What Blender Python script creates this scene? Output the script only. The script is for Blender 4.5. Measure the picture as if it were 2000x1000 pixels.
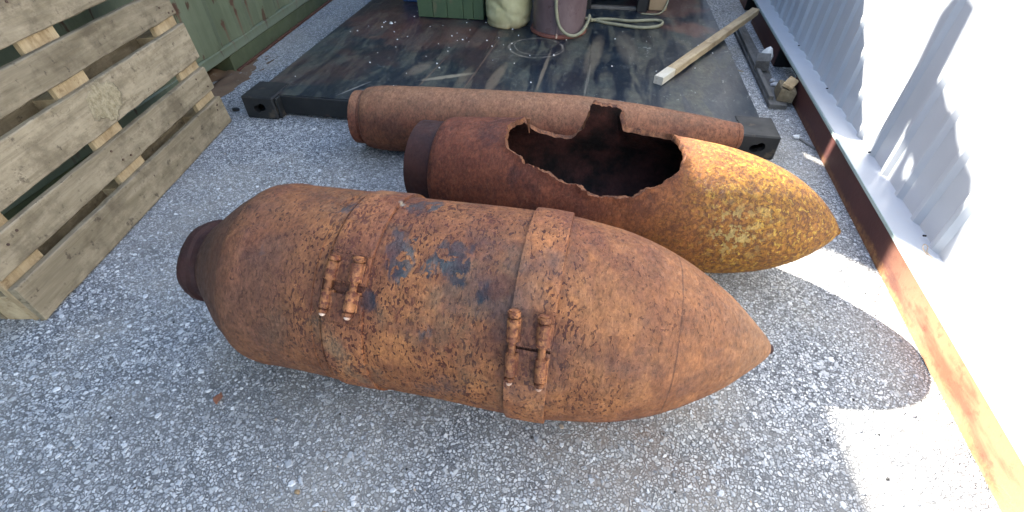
import bpy, bmesh, math, random
from mathutils import Vector, Matrix, noise
from mathutils.geometry import delaunay_2d_cdt
random.seed(7)
R = math.radians
for o in list(bpy.data.objects): bpy.data.objects.remove(o)
S = bpy.context.scene
COL = S.collection

# ------------------------------------------------------------------ camera
F_PX, YAW, PITCH, ROLL, HCAM = 940.6, -0.15814, 0.75304, 0.00122, 1.1163
cam_d = bpy.data.cameras.new('camera'); cam = bpy.data.objects.new('camera', cam_d); COL.objects.link(cam)
cam_d.sensor_width = 36; cam_d.lens = 36 * F_PX / 2000; cam_d.clip_start = .02; cam_d.clip_end = 200
fw = Vector((math.sin(YAW)*math.cos(PITCH), math.cos(YAW)*math.cos(PITCH), -math.sin(PITCH)))
rt = Vector((math.cos(YAW), -math.sin(YAW), 0)); up = rt.cross(fw)
r2 = rt*math.cos(ROLL) + up*math.sin(ROLL); u2 = -rt*math.sin(ROLL) + up*math.cos(ROLL)
cam.matrix_world = Matrix(((r2.x, u2.x, -fw.x, 0), (r2.y, u2.y, -fw.y, 0), (r2.z, u2.z, -fw.z, HCAM), (0, 0, 0, 1)))
S.camera = cam
# ------------------------------------------------------------------ world and sun
SUN_AZ, SUN_EL = 133.0, 33.8
w = bpy.data.worlds.new("World"); S.world = w; w.use_nodes = True
nt = w.node_tree; sky = nt.nodes.new('ShaderNodeTexSky'); sky.sky_type = 'NISHITA'; sky.sun_disc = False
sky.sun_elevation = R(SUN_EL); sky.sun_rotation = R(90 - SUN_AZ); sky.air_density = 1.0; sky.dust_density = 1.2
nt.links.new(sky.outputs[0], nt.nodes['Background'].inputs[0]); nt.nodes['Background'].inputs[1].default_value = .095
sd = bpy.data.lights.new('sun', 'SUN'); sd.energy = 5.0; sd.angle = R(.5); sd.color = (1, .93, .82)
so = bpy.data.objects.new('sun', sd); COL.objects.link(so)
sdir = Vector((math.cos(R(SUN_EL))*math.cos(R(SUN_AZ)), math.cos(R(SUN_EL))*math.sin(R(SUN_AZ)), math.sin(R(SUN_EL))))
so.rotation_euler = sdir.to_track_quat('Z', 'Y').to_euler()
S.view_settings.view_transform = 'Standard'; S.view_settings.look = 'None'; S.view_settings.gamma = 1
S.view_settings.use_curve_mapping = False; S.view_settings.exposure = 3.1

# ------------------------------------------------------------------ node helpers
class NT:
    def __init__(s, name, rough=.8, metal=0, spec=.3):
        s.m = bpy.data.materials.new(name); s.m.use_nodes = True; s.t = s.m.node_tree
        s.b = s.t.nodes['Principled BSDF']; s.b.inputs['Roughness'].default_value = rough
        s.b.inputs['Metallic'].default_value = metal; s.b.inputs['Specular IOR Level'].default_value = spec
        s.tc = s.t.nodes.new('ShaderNodeTexCoord'); s.co = s.tc.outputs['Object']
    def L(s, a, b): s.t.links.new(a, b)
    def inp(s, n, i, v):
        if isinstance(v, bpy.types.NodeSocket): s.L(v, n.inputs[i])
        elif v is not None: n.inputs[i].default_value = v
    def mapp(s, scale=(1, 1, 1), loc=(0, 0, 0), rot=(0, 0, 0), co=None):
        n = s.t.nodes.new('ShaderNodeMapping'); s.L(co or s.co, n.inputs[0])
        n.inputs['Scale'].default_value = scale; n.inputs['Location'].default_value = loc; n.inputs['Rotation'].default_value = rot
        return n.outputs[0]
    def noise(s, scale, detail=4, rough=.55, co=None, dist=0, col=False):
        n = s.t.nodes.new('ShaderNodeTexNoise'); s.L(co or s.co, n.inputs['Vector'])
        n.inputs['Scale'].default_value = scale; n.inputs['Detail'].default_value = detail
        n.inputs['Roughness'].default_value = rough; n.inputs['Distortion'].default_value = dist
        return n.outputs['Color' if col else 'Fac']
    def vor(s, scale, feat='F1', co=None, rnd=1):
        n = s.t.nodes.new('ShaderNodeTexVoronoi'); n.feature = feat; s.L(co or s.co, n.inputs['Vector'])
        n.inputs['Scale'].default_value = scale; n.inputs['Randomness'].default_value = rnd
        return n
    def wave(s, scale, dist, co=None, detail=2, dscale=1, dr='X'):
        n = s.t.nodes.new('ShaderNodeTexWave'); n.bands_direction = dr; s.L(co or s.co, n.inputs[0])
        n.inputs['Scale'].default_value = scale; n.inputs['Distortion'].default_value = dist
        n.inputs['Detail'].default_value = detail; n.inputs['Detail Scale'].default_value = dscale
        return n.outputs['Fac']
    def ramp(s, f, *st):
        n = s.t.nodes.new('ShaderNodeValToRGB'); s.L(f, n.inputs[0]); e = n.color_ramp.elements
        while len(e) < len(st): e.new(.5)
        for q, (p, c) in zip(e, st):
            q.position = p; q.color = (c, c, c, 1) if not isinstance(c, tuple) else (*c, 1)
        return n.outputs[0]
    def mr(s, f, a, b, c=0, d=1):
        n = s.t.nodes.new('ShaderNodeMapRange'); s.L(f, n.inputs[0])
        for i, v in enumerate((a, b, c, d)): n.inputs[i+1].default_value = v
        return n.outputs[0]
    def mix(s, f, a, b, mode='MIX'):
        n = s.t.nodes.new('ShaderNodeMix'); n.data_type = 'RGBA'; n.blend_type = mode
        s.inp(n, 0, f); s.inp(n, 6, (*a, 1) if isinstance(a, tuple) else a); s.inp(n, 7, (*b, 1) if isinstance(b, tuple) else b)
        return n.outputs[2]
    def math(s, op, a, b=None, c=None):
        n = s.t.nodes.new('ShaderNodeMath'); n.operation = op; s.inp(n, 0, a); s.inp(n, 1, b); s.inp(n, 2, c)
        return n.outputs[0]
    def dist(s, p, co=None):
        n = s.t.nodes.new('ShaderNodeVectorMath'); n.operation = 'DISTANCE'; s.L(co or s.co, n.inputs[0]); n.inputs[1].default_value = p
        return n.outputs['Value']
    def xyz(s, co=None):
        n = s.t.nodes.new('ShaderNodeSeparateXYZ'); s.L(co or s.co, n.inputs[0]); return n.outputs
    def rnd(s):
        return s.t.nodes.new('ShaderNodeObjectInfo').outputs['Random']
    def off(s, amt=20):
        """object coords shifted by the object's random number"""
        n = s.t.nodes.new('ShaderNodeVectorMath'); n.operation = 'ADD'; s.L(s.co, n.inputs[0])
        c = s.t.nodes.new('ShaderNodeCombineXYZ'); r = s.math('MULTIPLY', s.rnd(), float(amt))
        for i in range(3): s.L(r, c.inputs[i])
        s.L(c.outputs[0], n.inputs[1]); return n.outputs[0]
    def bump(s, h, strength=.5, dist=.01, prev=None):
        n = s.t.nodes.new('ShaderNodeBump'); s.L(h, n.inputs['Height']); n.inputs['Strength'].default_value = strength
        n.inputs['Distance'].default_value = dist
        if prev: s.L(prev, n.inputs['Normal'])
        return n.outputs[0]
    def out(s, col=None, rough=None, nrm=None):
        if col is not None: s.inp(s.b, 'Base Color', (*col, 1) if isinstance(col, tuple) else col)
        if rough is not None: s.inp(s.b, 'Roughness', rough)
        if nrm is not None: s.L(nrm, s.b.inputs['Normal'])
        return s.m

# ------------------------------------------------------------------ materials
def mat_ground():
    m = NT('aggregate_concrete', .8, 0, .35)
    wob = m.mix(.012, m.co, m.noise(60, 2, col=True), 'ADD')
    v = m.vor(124, co=wob); e = m.vor(124, 'DISTANCE_TO_EDGE', co=wob)
    tone = m.xyz(v.outputs['Color'])[0]
    c = m.ramp(tone, (0, (.10, .10, .105)), (.15, (.25, .26, .27)), (.5, (.42, .435, .45)), (.75, (.56, .57, .575)), (1, (.74, .74, .73)))
    gap = m.mr(e.outputs['Distance'], .03, .16)
    c = m.mix(gap, (.055, .06, .068), c)
    v2 = m.vor(58, co=wob); e2 = m.vor(58, 'DISTANCE_TO_EDGE', co=wob)
    t2 = m.xyz(v2.outputs['Color'])[1]
    big = m.math('MULTIPLY', m.mr(t2, .88, .9), m.mr(e2.outputs['Distance'], .12, .2))
    c = m.mix(big, c, m.mix(m.xyz(v2.outputs['Color'])[2], (.40, .41, .42), (.68, .68, .66)))
    # sand-fine cement film and stains
    c = m.mix(m.math('MULTIPLY', m.mr(m.noise(1.6, 5), .42, .62), .35), c, (.30, .29, .27))
    c = m.mix(m.math('MULTIPLY', m.mr(m.noise(3.1, 5, .6), .5, .72), .35), c, (.10, .095, .09))
    rustm = m.math('MULTIPLY', m.mr(m.dist((.17, .62, 0)), .34, .05), m.mr(m.noise(9, 5, .6), .42, .66))
    c = m.mix(m.math('MULTIPLY', rustm, .45), c, (.30, .17, .09))
    warm = m.mr(m.noise(2.2, 4, .6, m.mapp((1, 1, 1), (4, 1, 7))), .45, .6)
    c = m.mix(m.math('MULTIPLY', warm, .28), c, (.45, .41, .34))
    finez = m.noise(900, 1, .5)
    c = m.mix(m.mr(finez, .35, .65, .22, 0), c, (.1, .1, .1))
    # dirt strips beside the rail
    h = m.math('ADD', m.math('MULTIPLY', gap, tone), m.math('MULTIPLY', big, .6))
    n = m.bump(h, .9, .0035); n = m.bump(m.noise(400, 2), .35, .001, n)
    return m.out(c, m.mr(m.noise(80, 2), .3, .7, .62, .9), n)
def mat_pebble():
    m = NT('pale_stone', .6, 0, .4)
    a = m.t.nodes.new('ShaderNodeAttribute'); a.attribute_name = 'tone'
    c = m.ramp(a.outputs['Fac'], (0, (.15, .155, .165)), (.3, (.33, .34, .35)), (.65, (.54, .55, .56)), (.95, (.70, .70, .69)), (1, (.42, .31, .2)))
    c = m.mix(m.mr(m.noise(220, 3), .35, .65, 0, .35), c, (.2, .2, .2))
    return m.out(c, None, m.bump(m.noise(300, 3), .4, .001))
def rust_mat(name, kind):
    m = NT(name, .85, 0, .25)
    x, y, z = m.xyz()
    big = m.noise(3.2, 5, .6); mid = m.noise(11, 5, .62); fine = m.noise(70, 4, .65)
    if kind == 'orange':
        c = m.mix(m.mr(big, .38, .62), (.234, .099, .040), (.149, .063, .033))
        c = m.mix(m.mr(mid, .42, .66), c, (.305, .135, .055))
        c = m.mix(m.math('MULTIPLY', m.mr(m.noise(26, 5, .7), .5, .68), .5), c, (.121, .046, .025))
        pc = m.mapp((1.5, .8, .8)); nz = m.noise(62, 2, .45, m.mapp((1, .75, .75)), .6)
        pn = m.noise(118, 1.5, .5, pc, .3); dens = m.noise(7, 3, .6, m.mapp((1, 1, 1), (2, 2, 0)))
        near_nose = m.mr(x, .84, 1.05, 0, .075); tl_ = m.mr(x, .34, .2, 0, .05)
        thr = m.math('SUBTRACT', m.math('SUBTRACT', m.math('ADD', pn, m.math('MULTIPLY', m.math('SUBTRACT', dens, .5), .36)), near_nose), tl_)
        pit = m.mr(thr, .575, .61)
        c = m.mix(m.math('MULTIPLY', pit, .9), c, m.mix(m.noise(20, 2), (.030, .012, .010), (.070, .022, .014)))
        pit2 = m.math('MULTIPLY', m.mr(m.math('ADD', m.noise(70, 2, .5, m.mapp((1.3, .8, .8), (5, 5, 1)), .5), m.math('MULTIPLY', m.math('SUBTRACT', m.noise(8, 3), .5), .4)), .63, .66), m.math('MULTIPLY', m.mr(x, .95, .85), m.mr(x, .3, .4)))
        c = m.mix(m.math('MULTIPLY', pit2, .85), c, m.mix(m.noise(50, 3), (.035, .015, .012), (.09, .028, .016)))
        pit = m.math('MAXIMUM', pit, pit2)
        halo = m.math('MULTIPLY', m.mr(thr, .51, .56), m.math('SUBTRACT', 1.0, pit))
        c = m.mix(m.math('MULTIPLY', halo, .3), c, (.383, .172, .072))
        crust = m.math('MULTIPLY', m.mr(m.noise(9, 5, .68, m.mapp((1, 1, 1), (1, 9, 4))), .55, .64), m.mr(x, .95, .7))
        c = m.mix(m.math('MULTIPLY', crust, .6), c, m.mix(pn, (.071, .030, .023), (.170, .062, .034)))
        ol = m.math('MULTIPLY', m.mr(m.noise(6.5, 5, .6, m.mapp((1, 1, 1), (3, 1, 2))), .53, .66), m.mr(x, .92, .75))
        c = m.mix(m.math('MULTIPLY', ol, .6), c, m.mix(m.noise(40, 3), (.121, .091, .055), (.142, .099, .062)))
        # dull purplish brown shadow of old paint
        pu = m.mr(m.noise(4.3, 4, .6, m.mapp((1, 1, 1), (7, 3, 1))), .55, .68)
        c = m.mix(m.math('MULTIPLY', pu, .75), c, (.078, .050, .044))
        # remains of blue-grey paint
        def patch(p, r):
            d = m.math('MULTIPLY_ADD', m.math('SUBTRACT', m.noise(17, 5, .62, m.mapp((1, .5, .5))), .5), .22, m.dist(p))
            return m.mr(d, r, r-.016)
        P = None
        for p, r in (((.535, -.085, .213), .05), ((.525, -.045, .225), .035), ((.56, -.115, .203), .042), ((.60, -.12, .20), .03), ((.655, -.10, .21), .036), ((.645, -.065, .222), .022), ((.555, -.05, .228), .03), ((.52, .045, .228), .026), ((.545, .065, .222), .016), ((.40, .02, .23), .022),
                     ((.72, -.12, .2), .012), ((.69, -.06, .225), .012), ((.25, -.12, .19), .015), ((.62, -.2, .12), .012), ((.50, -.165, .16), .016)):
            q = patch(p, r); P = q if P is None else m.math('MAXIMUM', P, q)
        P = m.math('MULTIPLY', P, m.mr(nz, .60, .55))
        c = m.mix(m.math('MULTIPLY', P, .92), c, m.mix(m.mr(mid, .4, .6), (.014, .022, .032), (.042, .062, .070)))
        c = m.mix(m.math('MULTIPLY', m.mr(m.math('MULTIPLY_ADD', m.noise(50, 4, .7), .012, m.dist((.493, .055, .228))), .016, .010), .9), c, (.36, .35, .28))
        redz = m.mr(m.noise(3.6, 5, .65, m.mapp((1, 1, 1), (11, 4, 2))), .48, .62)
        c = m.mix(m.math('MULTIPLY', redz, .5), c, (.135, .048, .030))
        yl = m.mr(m.noise(5.2, 5, .7, m.mapp((1.4, .7, .7), (3, 14, 2))), .54, .68)
        c = m.mix(m.math('MULTIPLY', yl, .5), c, (.36, .175, .075))
        run = m.math('MULTIPLY', m.mr(m.noise(9, 4, .65, m.mapp((2.6, .5, .5), (0, 3, 8))), .55, .68), .4)
        c = m.mix(run, c, (.075, .032, .022))
        # heavy crust around the two clamps
        for p, rr_ in (((.44, -.165, .165), .085), ((.44, -.10, .21), .05), ((.83, -.19, .13), .085), ((.755, -.2, .12), .05), ((.76, -.12, .2), .035)):
            dd = m.math('MULTIPLY_ADD', m.math('SUBTRACT', m.noise(15, 5, .7), .5), .12, m.dist(p))
            c = m.mix(m.math('MULTIPLY', m.mr(dd, rr_, rr_*.4), .6), c, m.mix(pn, (.045, .02, .016), (.11, .042, .026)))
        # dark greasy tail
        tail = m.math('MULTIPLY', m.mr(x, .1395, .1375, 0, .72), m.mr(mid, .25, .6, .7, 1))
        c = m.mix(tail, c, m.mix(m.mr(x, .05, .12), (.022, .015, .017), (.058, .026, .018)))
        tail2 = m.math('MULTIPLY', m.mr(x, .42, .26), m.mr(m.noise(6, 4), .36, .56, .3, 1))
        c = m.mix(m.math('MULTIPLY', tail2, .75), c, m.mix(m.noise(9, 3), (.125, .062, .038), (.082, .043, .032)))
        # nose: browner, smoother
        nose = m.mr(x, .9, 1.2); streak = m.noise(24, 5, .65, m.mapp((.35, 1, 1)))
        nc = m.mix(m.mr(streak, .35, .65), (.125, .059, .034), (.248, .115, .052))
        c = m.mix(m.math('MULTIPLY', nose, .62), c, nc)
        c = m.mix(m.math('MULTIPLY', m.mr(x, 1.2, 1.3), .35), c, (.213, .135, .075))
        seam = m.mr(m.math('ABSOLUTE', m.math('SUBTRACT', x, m.math('MULTIPLY_ADD', mid, .008, 1.106))), .0025, .001)
        c = m.mix(m.math('MULTIPLY', seam, .6), c, (.064, .028, .017))
        h = m.math('ADD', m.math('ADD', m.math('MULTIPLY', pit, -.9), m.math('MULTIPLY', fine, .8)), m.math('MULTIPLY', m.noise(28, 5, .7), .9))
        dist = .0022
    elif kind == 'hole':
        sx = m.math('ADD', x, m.math('MULTIPLY', m.math('SUBTRACT', big, .5), .35))
        red = m.mix(m.mr(mid, .35, .65), (.105, .034, .022), (.175, .060, .035))
        org = m.mix(m.mr(mid, .35, .65), (.125, .046, .022), (.25, .098, .036))
        och = m.mix(m.mr(fine, .35, .62), (.15, .062, .018), (.33, .175, .040))
        c = m.mix(m.mr(sx, 1.12, 1.42), red, org); c = m.mix(m.mr(sx, 1.38, 1.6), c, och)
        brz = m.mr(m.noise(5.5, 5, .65, m.mapp((1, 1, 1), (3, 8, 5))), .42, .6)
        c = m.mix(m.math('MULTIPLY', m.math('MULTIPLY', brz, m.mr(sx, 1.3, 1.5)), .65), c, (.19, .078, .026))
        mot = m.noise(85, 4, .75, None, .4)
        spk = m.mr(mot, .49, .54)
        c = m.mix(m.math('MULTIPLY', spk, m.mr(sx, 1.2, 1.5, .2, .72)), c, (.074, .029, .016))
        yel = m.math('MULTIPLY', m.mr(m.noise(58, 5, .72, m.mapp((1, 1, 1), (2, 5, 1)), .5), .575, .61), m.mr(sx, 1.36, 1.55))
        c = m.mix(m.math('MULTIPLY', yel, .85), c, (.41, .255, .062))
        pal = m.math('MULTIPLY', m.mr(m.noise(34, 3, .6, m.mapp((1.4, 1.4, 1.4), (9, 2, 4))), .52, .56), m.mr(m.math('MULTIPLY_ADD', m.noise(12, 3), .1, m.dist((1.58, -.13, .05))), .17, .09))
        c = m.mix(m.math('MULTIPLY', pal, .65), c, (.38, .30, .12))
        bl = m.math('MULTIPLY', m.mr(m.noise(10, 6, .72), .52, .64), m.mr(sx, 1.35, 1.0))
        c = m.mix(m.math('MULTIPLY', bl, .5), c, (.028, .015, .016))
        lite = m.math('MULTIPLY', m.mr(m.noise(60, 3, .7, m.mapp((1, .6, .6))), .6, .68), m.mr(sx, 1.4, 1.1))
        c = m.mix(m.math('MULTIPLY', lite, .35), c, (.213, .097, .058))
        h = m.math('ADD', m.math('ADD', m.math('MULTIPLY', spk, -.6), m.math('MULTIPLY', fine, .9)), m.math('MULTIPLY', m.noise(30, 5, .7), .8)); dist = .002
    elif kind == 'brown':
        c = m.mix(m.mr(big, .35, .65), (.20, .088, .046), (.135, .052, .030))
        c = m.mix(m.math('MULTIPLY', m.mr(m.noise(9, 6, .75, m.mapp((.7, 1, 1))), .45, .6), .8), c, (.075, .036, .024))
        c = m.mix(m.math('MULTIPLY', m.mr(m.noise(5, 5, .7, m.mapp((1, 1, 1), (4, 4, 4))), .5, .64), .5), c, (.17, .055, .032))
        c = m.mix(m.math('MULTIPLY', m.mr(fine, .54, .62), .45), c, (.057, .028, .018))
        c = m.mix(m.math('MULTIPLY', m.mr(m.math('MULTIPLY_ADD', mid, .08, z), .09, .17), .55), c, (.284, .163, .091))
        h = fine; dist = .0012
    elif kind == 'tailplate':
        c = m.mix(m.mr(mid, .35, .65), (.031, .015, .014), (.060, .025, .019)); h = fine; dist = .001
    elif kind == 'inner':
        c = m.mix(m.mr(mid, .4, .62), (.008, .005, .004), (.060, .022, .016)); h = mid; dist = .004  # inner wall rust painted darker so the hollow reads near black
    elif kind == 'rim':
        c = m.mix(m.mr(m.noise(45, 4, .7), .35, .62), (.055, .022, .014), (.215, .095, .045)); h = m.noise(90, 4, .7); dist = .004
    elif kind == 'lug':
        c = m.mix(m.mr(m.noise(34, 5, .7), .38, .6), (.30, .135, .058), (.13, .052, .028))
        pit = m.mr(m.noise(120, 3, .6), .53, .58)
        c = m.mix(m.math('MULTIPLY', pit, .85), c, (.099, .034, .022)); h = m.math('ADD', fine, m.math('MULTIPLY', pit, -.6)); dist = .0012
    else:  # tip metal
        c = m.mix(m.mr(fine, .4, .6), (.426, .262, .182), (.568, .442, .351)); h = fine; dist = .001
    ft = m.noise(95, 6, .78, m.mapp((1.5, .8, .8), (2, 2, 2)), .5); ft2 = m.noise(33, 6, .75, m.mapp((1.3, .85, .85), (6, 1, 3)), .4)
    amt = {'tailplate': .5, 'inner': .6}.get(kind, 1.0)
    mul = m.math('MULTIPLY', m.mr(ft, .34, .66, 1-.38*amt, 1+.42*amt), m.mr(ft2, .34, .66, (1-.2*amt)*.93, (1+.24*amt)*.93))
    if name == 'band_rust': mul = m.math('MULTIPLY', mul, 1.2)
    hs = m.t.nodes.new('ShaderNodeHueSaturation'); m.L(c, hs.inputs['Color']); m.L(mul, hs.inputs['Value']); hs.inputs['Saturation'].default_value = {'hole': 1.06}.get(kind, 1.04)
    hs.inputs['Hue'].default_value = {'hole': .5, 'lug': .497}.get(kind, .4968); c = hs.outputs[0]
    h = m.math('ADD', h, m.math('MULTIPLY', ft, .7))
    n = m.bump(h, .8, dist); n = m.bump(m.noise(260, 3, .6), .45, .0008, n)
    return m.out(c, m.mr(fine, .3, .7, .52, .82), n)
def mat_wood(name, a, b, dark, gs=1.0, fresh=0, patch=False):
    m = NT(name, .85, 0, .2); co = m.off(13)
    g = m.noise(26*gs, 6, .7, m.mapp((.09, 1, 1), co=co), .6)
    g2 = m.noise(90*gs, 4, .7, m.mapp((.035, 1, 1), co=co), .2)
    c = m.mix(m.mr(g, .35, .65), a, b)
    c = m.mix(m.math('MULTIPLY', m.mr(g2, .5, .7), .28), c, dark)
    c = m.mix(m.math('MULTIPLY', m.mr(m.noise(6.5, 6, .7, co=co), .47, .62), .75), c, tuple(.5*v+.5*u for v, u in zip(dark, a)))
    k = m.vor(3.0, co=m.mapp((.8, 1.6, 2.2), co=co), rnd=1)
    kd = m.math('MULTIPLY_ADD', m.noise(18, 3, co=co), .04, k.outputs['Distance'])
    c = m.mix(m.math('MULTIPLY', m.mr(kd, .085, .06), .7), c, dark)
    ring = m.math('ABSOLUTE', m.math('SINE', m.math('MULTIPLY', kd, 110.0)))
    c = m.mix(m.math('MULTIPLY', m.math('MULTIPLY', m.mr(kd, .2, .08), m.mr(ring, .3, .0)), .5), c, dark)
    c = m.mix(m.math('MULTIPLY', m.mr(m.noise(34, 4, .7, co=co), .6, .68), .7), c, dark)
    c = m.mix(m.math('MULTIPLY', m.mr(m.noise(13, 6, .75, m.mapp((.5, 1, 1), (3, 3, 3), co=co)), .5, .66), .5), c, tuple(min(1, 1.35*v) for v in b))
    v = m.mr(m.rnd(), 0, 1, .82, 1.12)
    h = m.math('ADD', g, m.math('MULTIPLY', g2, .7))
    if patch:
        d = m.math('MULTIPLY_ADD', m.math('SUBTRACT', m.noise(22, 5, .7), .5), .10, m.dist((.50, .0, .075), m.mapp((.78, 0, 1))))
        pm = m.mr(d, .062, .054); pn = m.noise(60, 4, .7)
        c = m.mix(m.math('MULTIPLY', pm, .85), c, m.mix(m.mr(pn, .35, .6), (.2, .16, .09), (.36, .30, .19)))
        h = m.math('ADD', h, m.math('MULTIPLY', m.math('MULTIPLY', pm, pn), 3.0))
    hsv = m.t.nodes.new('ShaderNodeHueSaturation'); m.L(c, hsv.inputs['Color']); m.L(v, hsv.inputs['Value'])
    return m.out(hsv.outputs[0], None, m.bump(h, .75, .004))
def mat_deck():
    m = NT('painted_deck_steel', .5, 0, .38)
    geo = m.t.nodes.new('ShaderNodeNewGeometry'); P = geo.outputs['Position']; m.co = P
    st = m.noise(5.5, 6, .62, m.mapp((1.9, .42, 1), rot=(0, 0, .05)), .6)
    st2 = m.noise(15, 5, .65, m.mapp((1, .5, 1), (4, 2, 0)), .8); x, y, z = m.xyz()
    c = m.mix(m.mr(m.noise(3, 4), .35, .65), (.003, .006, .013), (.007, .015, .025))
    cen = m.mr(m.math('ABSOLUTE', m.math('SUBTRACT', x, .0)), 1.5, .6)
    tan = m.math('MULTIPLY', m.mr(st, .47, .58), m.mr(st2, .3, .6, .4, 1))
    c = m.mix(m.math('MULTIPLY', m.math('MULTIPLY', tan, m.mr(m.noise(30, 5, .7), .3, .62, .35, 1)), .75), c, m.mix(m.noise(7, 3), (.13, .10, .058), (.055, .088, .08)))
    rb = m.math('MULTIPLY', m.mr(m.noise(2.6, 5, .6, m.mapp((1, 1, 1), (5, 8, 0)), .5), .46, .6), m.mr(x, -.2, -.7))
    c = m.mix(m.math('MULTIPLY', rb, .3), c, (.12, .055, .038))
    for p, r, q in (((.58, 3.25, .108), .17, .9), ((.45, 3.75, .108), .3, .7), ((-1.3, 3.1, .108), .3, .5), ((-1.0, 2.95, .108), .3, .5), ((-.7, 2.9, .108), .22, .4)):
        d = m.math('MULTIPLY_ADD', m.math('SUBTRACT', m.noise(7, 5, .6), .5), .35, m.dist(p))
        c = m.mix(m.math('MULTIPLY', m.mr(d, r, r-.08), q*.6), c, (.15, .06, .04))
    # scuffs
    sc = m.math('MULTIPLY', m.mr(m.noise(22, 5, .68, m.mapp((1, .8, 1), (1, 1, 0)), 1.2), .60, .66), m.mr(m.noise(3, 3), .45, .6))
    c = m.mix(m.math('MULTIPLY', sc, .55), c, (.13, .14, .13))
    line = m.math('MULTIPLY', m.mr(m.noise(3, 2, .5, m.mapp((1, .05, 1), (.3, 0, 0))), .499, .5), 0)
    # pale scrape wedge and a ring left by a drum
    for (cx, cy, r0, wd, a) in ((-.31, 2.80, .15, .010, .55), (-.30, 2.83, .135, .006, .35)):
        d = m.math('MULTIPLY_ADD', m.math('SUBTRACT', m.noise(6, 3), .5), .05, m.dist((cx, cy, .108)))
        rg = m.math('MULTIPLY', m.mr(m.math('ABSOLUTE', m.math('SUBTRACT', d, r0)), wd, 0), m.mr(m.noise(14, 4, .7), .38, .6))
        c = m.mix(m.math('MULTIPLY', rg, a), c, (.38, .33, .27))
    def scrape(p, ang, L, W, a, col):
        nonlocal c
        n = m.t.nodes.new('ShaderNodeVectorMath'); n.operation = 'SUBTRACT'; m.L(m.co, n.inputs[0]); n.inputs[1].default_value = p
        rx = m.xyz(m.mapp((1, 1, 0), rot=(0, 0, -ang), co=n.outputs[0]))
        e = m.math('ADD', m.math('POWER', m.math('ABSOLUTE', m.math('DIVIDE', rx[0], L)), 2.0), m.math('POWER', m.math('ABSOLUTE', m.math('DIVIDE', rx[1], W)), 2.0))
        e = m.math('MULTIPLY_ADD', m.math('SUBTRACT', m.noise(20, 4, .7), .5), .9, e)
        c = m.mix(m.math('MULTIPLY', m.mr(e, 1, .3), a), c, col)
    scrape((-.70, 2.33, .108), R(28), .17, .022, .75, (.28, .24, .17)); scrape((-.88, 2.4, .108), R(68), .12, .05, .4, (.22, .17, .12))
    scrape((-1.12, 2.12, .108), R(60), .12, .006, .6, (.3, .28, .25)); scrape((-.46, 2.35, .108), R(85), .22, .035, .5, (.20, .15, .10))
    scrape((-.62, 2.35, .108), R(85), .16, .03, .4, (.18, .14, .09)); scrape((-.23, 2.5, .108), R(88), .3, .012, .5, (.25, .2, .14))
    scrape((-.57, 2.5, .108), R(86), .5, .006, .55, (.16, .10, .07)); scrape((-.80, 2.35, .108), R(84), .3, .006, .45, (.16, .10, .07)); scrape((0, 2.4, .108), R(88), .25, .008, .5, (.2, .19, .16)); scrape((.02, 2.75, .108), R(85), .35, .05, .45, (.17, .14, .10)); scrape((.2, 2.9, .108), R(95), .3, .07, .4, (.15, .13, .1))
    dt = m.noise(38, 6, .75, m.mapp((1.3, .6, 1)), .5)
    c = m.mix(m.mr(dt, .52, .7, 0, .4), c, (.10, .10, .085)); c = m.mix(m.mr(dt, .46, .3, 0, .55), c, (.006, .008, .012))
    c = m.mix(m.math('MULTIPLY', m.mr(m.noise(16, 6, .7, m.mapp((1, .7, 1), (9, 9, 0)), 1.5), .63, .66), m.mr(x, -.2, .2, .15, .8)), c, (.20, .21, .19))
    h = m.noise(40, 5, .6)
    return m.out(c, m.mr(st, .35, .65, .30, .55), m.bump(h, .22, .002))
def mat_paint(name, a, b, rough=.6, rust=(.12, .05, .03), ramt=.4, spec=.4, rs=9, streak=False):
    m = NT(name, rough, 0, spec)
    c = m.mix(m.mr(m.noise(4, 5, .6), .35, .65), a, b)
    co = m.mapp((1, 1, .3)) if streak else None
    rm = m.mr(m.noise(rs, 6, .65, co), .58, .66)
    c = m.mix(m.math('MULTIPLY', rm, ramt), c, rust)
    c = m.mix(m.math('MULTIPLY', m.mr(m.noise(30, 5, .7), .5, .7), .25), c, tuple(v*.45 for v in a))
    return m.out(c, m.mr(m.noise(12, 4), .3, .7, rough-.1, min(1, rough+.15)), m.bump(m.noise(60, 4, .6), .2, .001))
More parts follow.
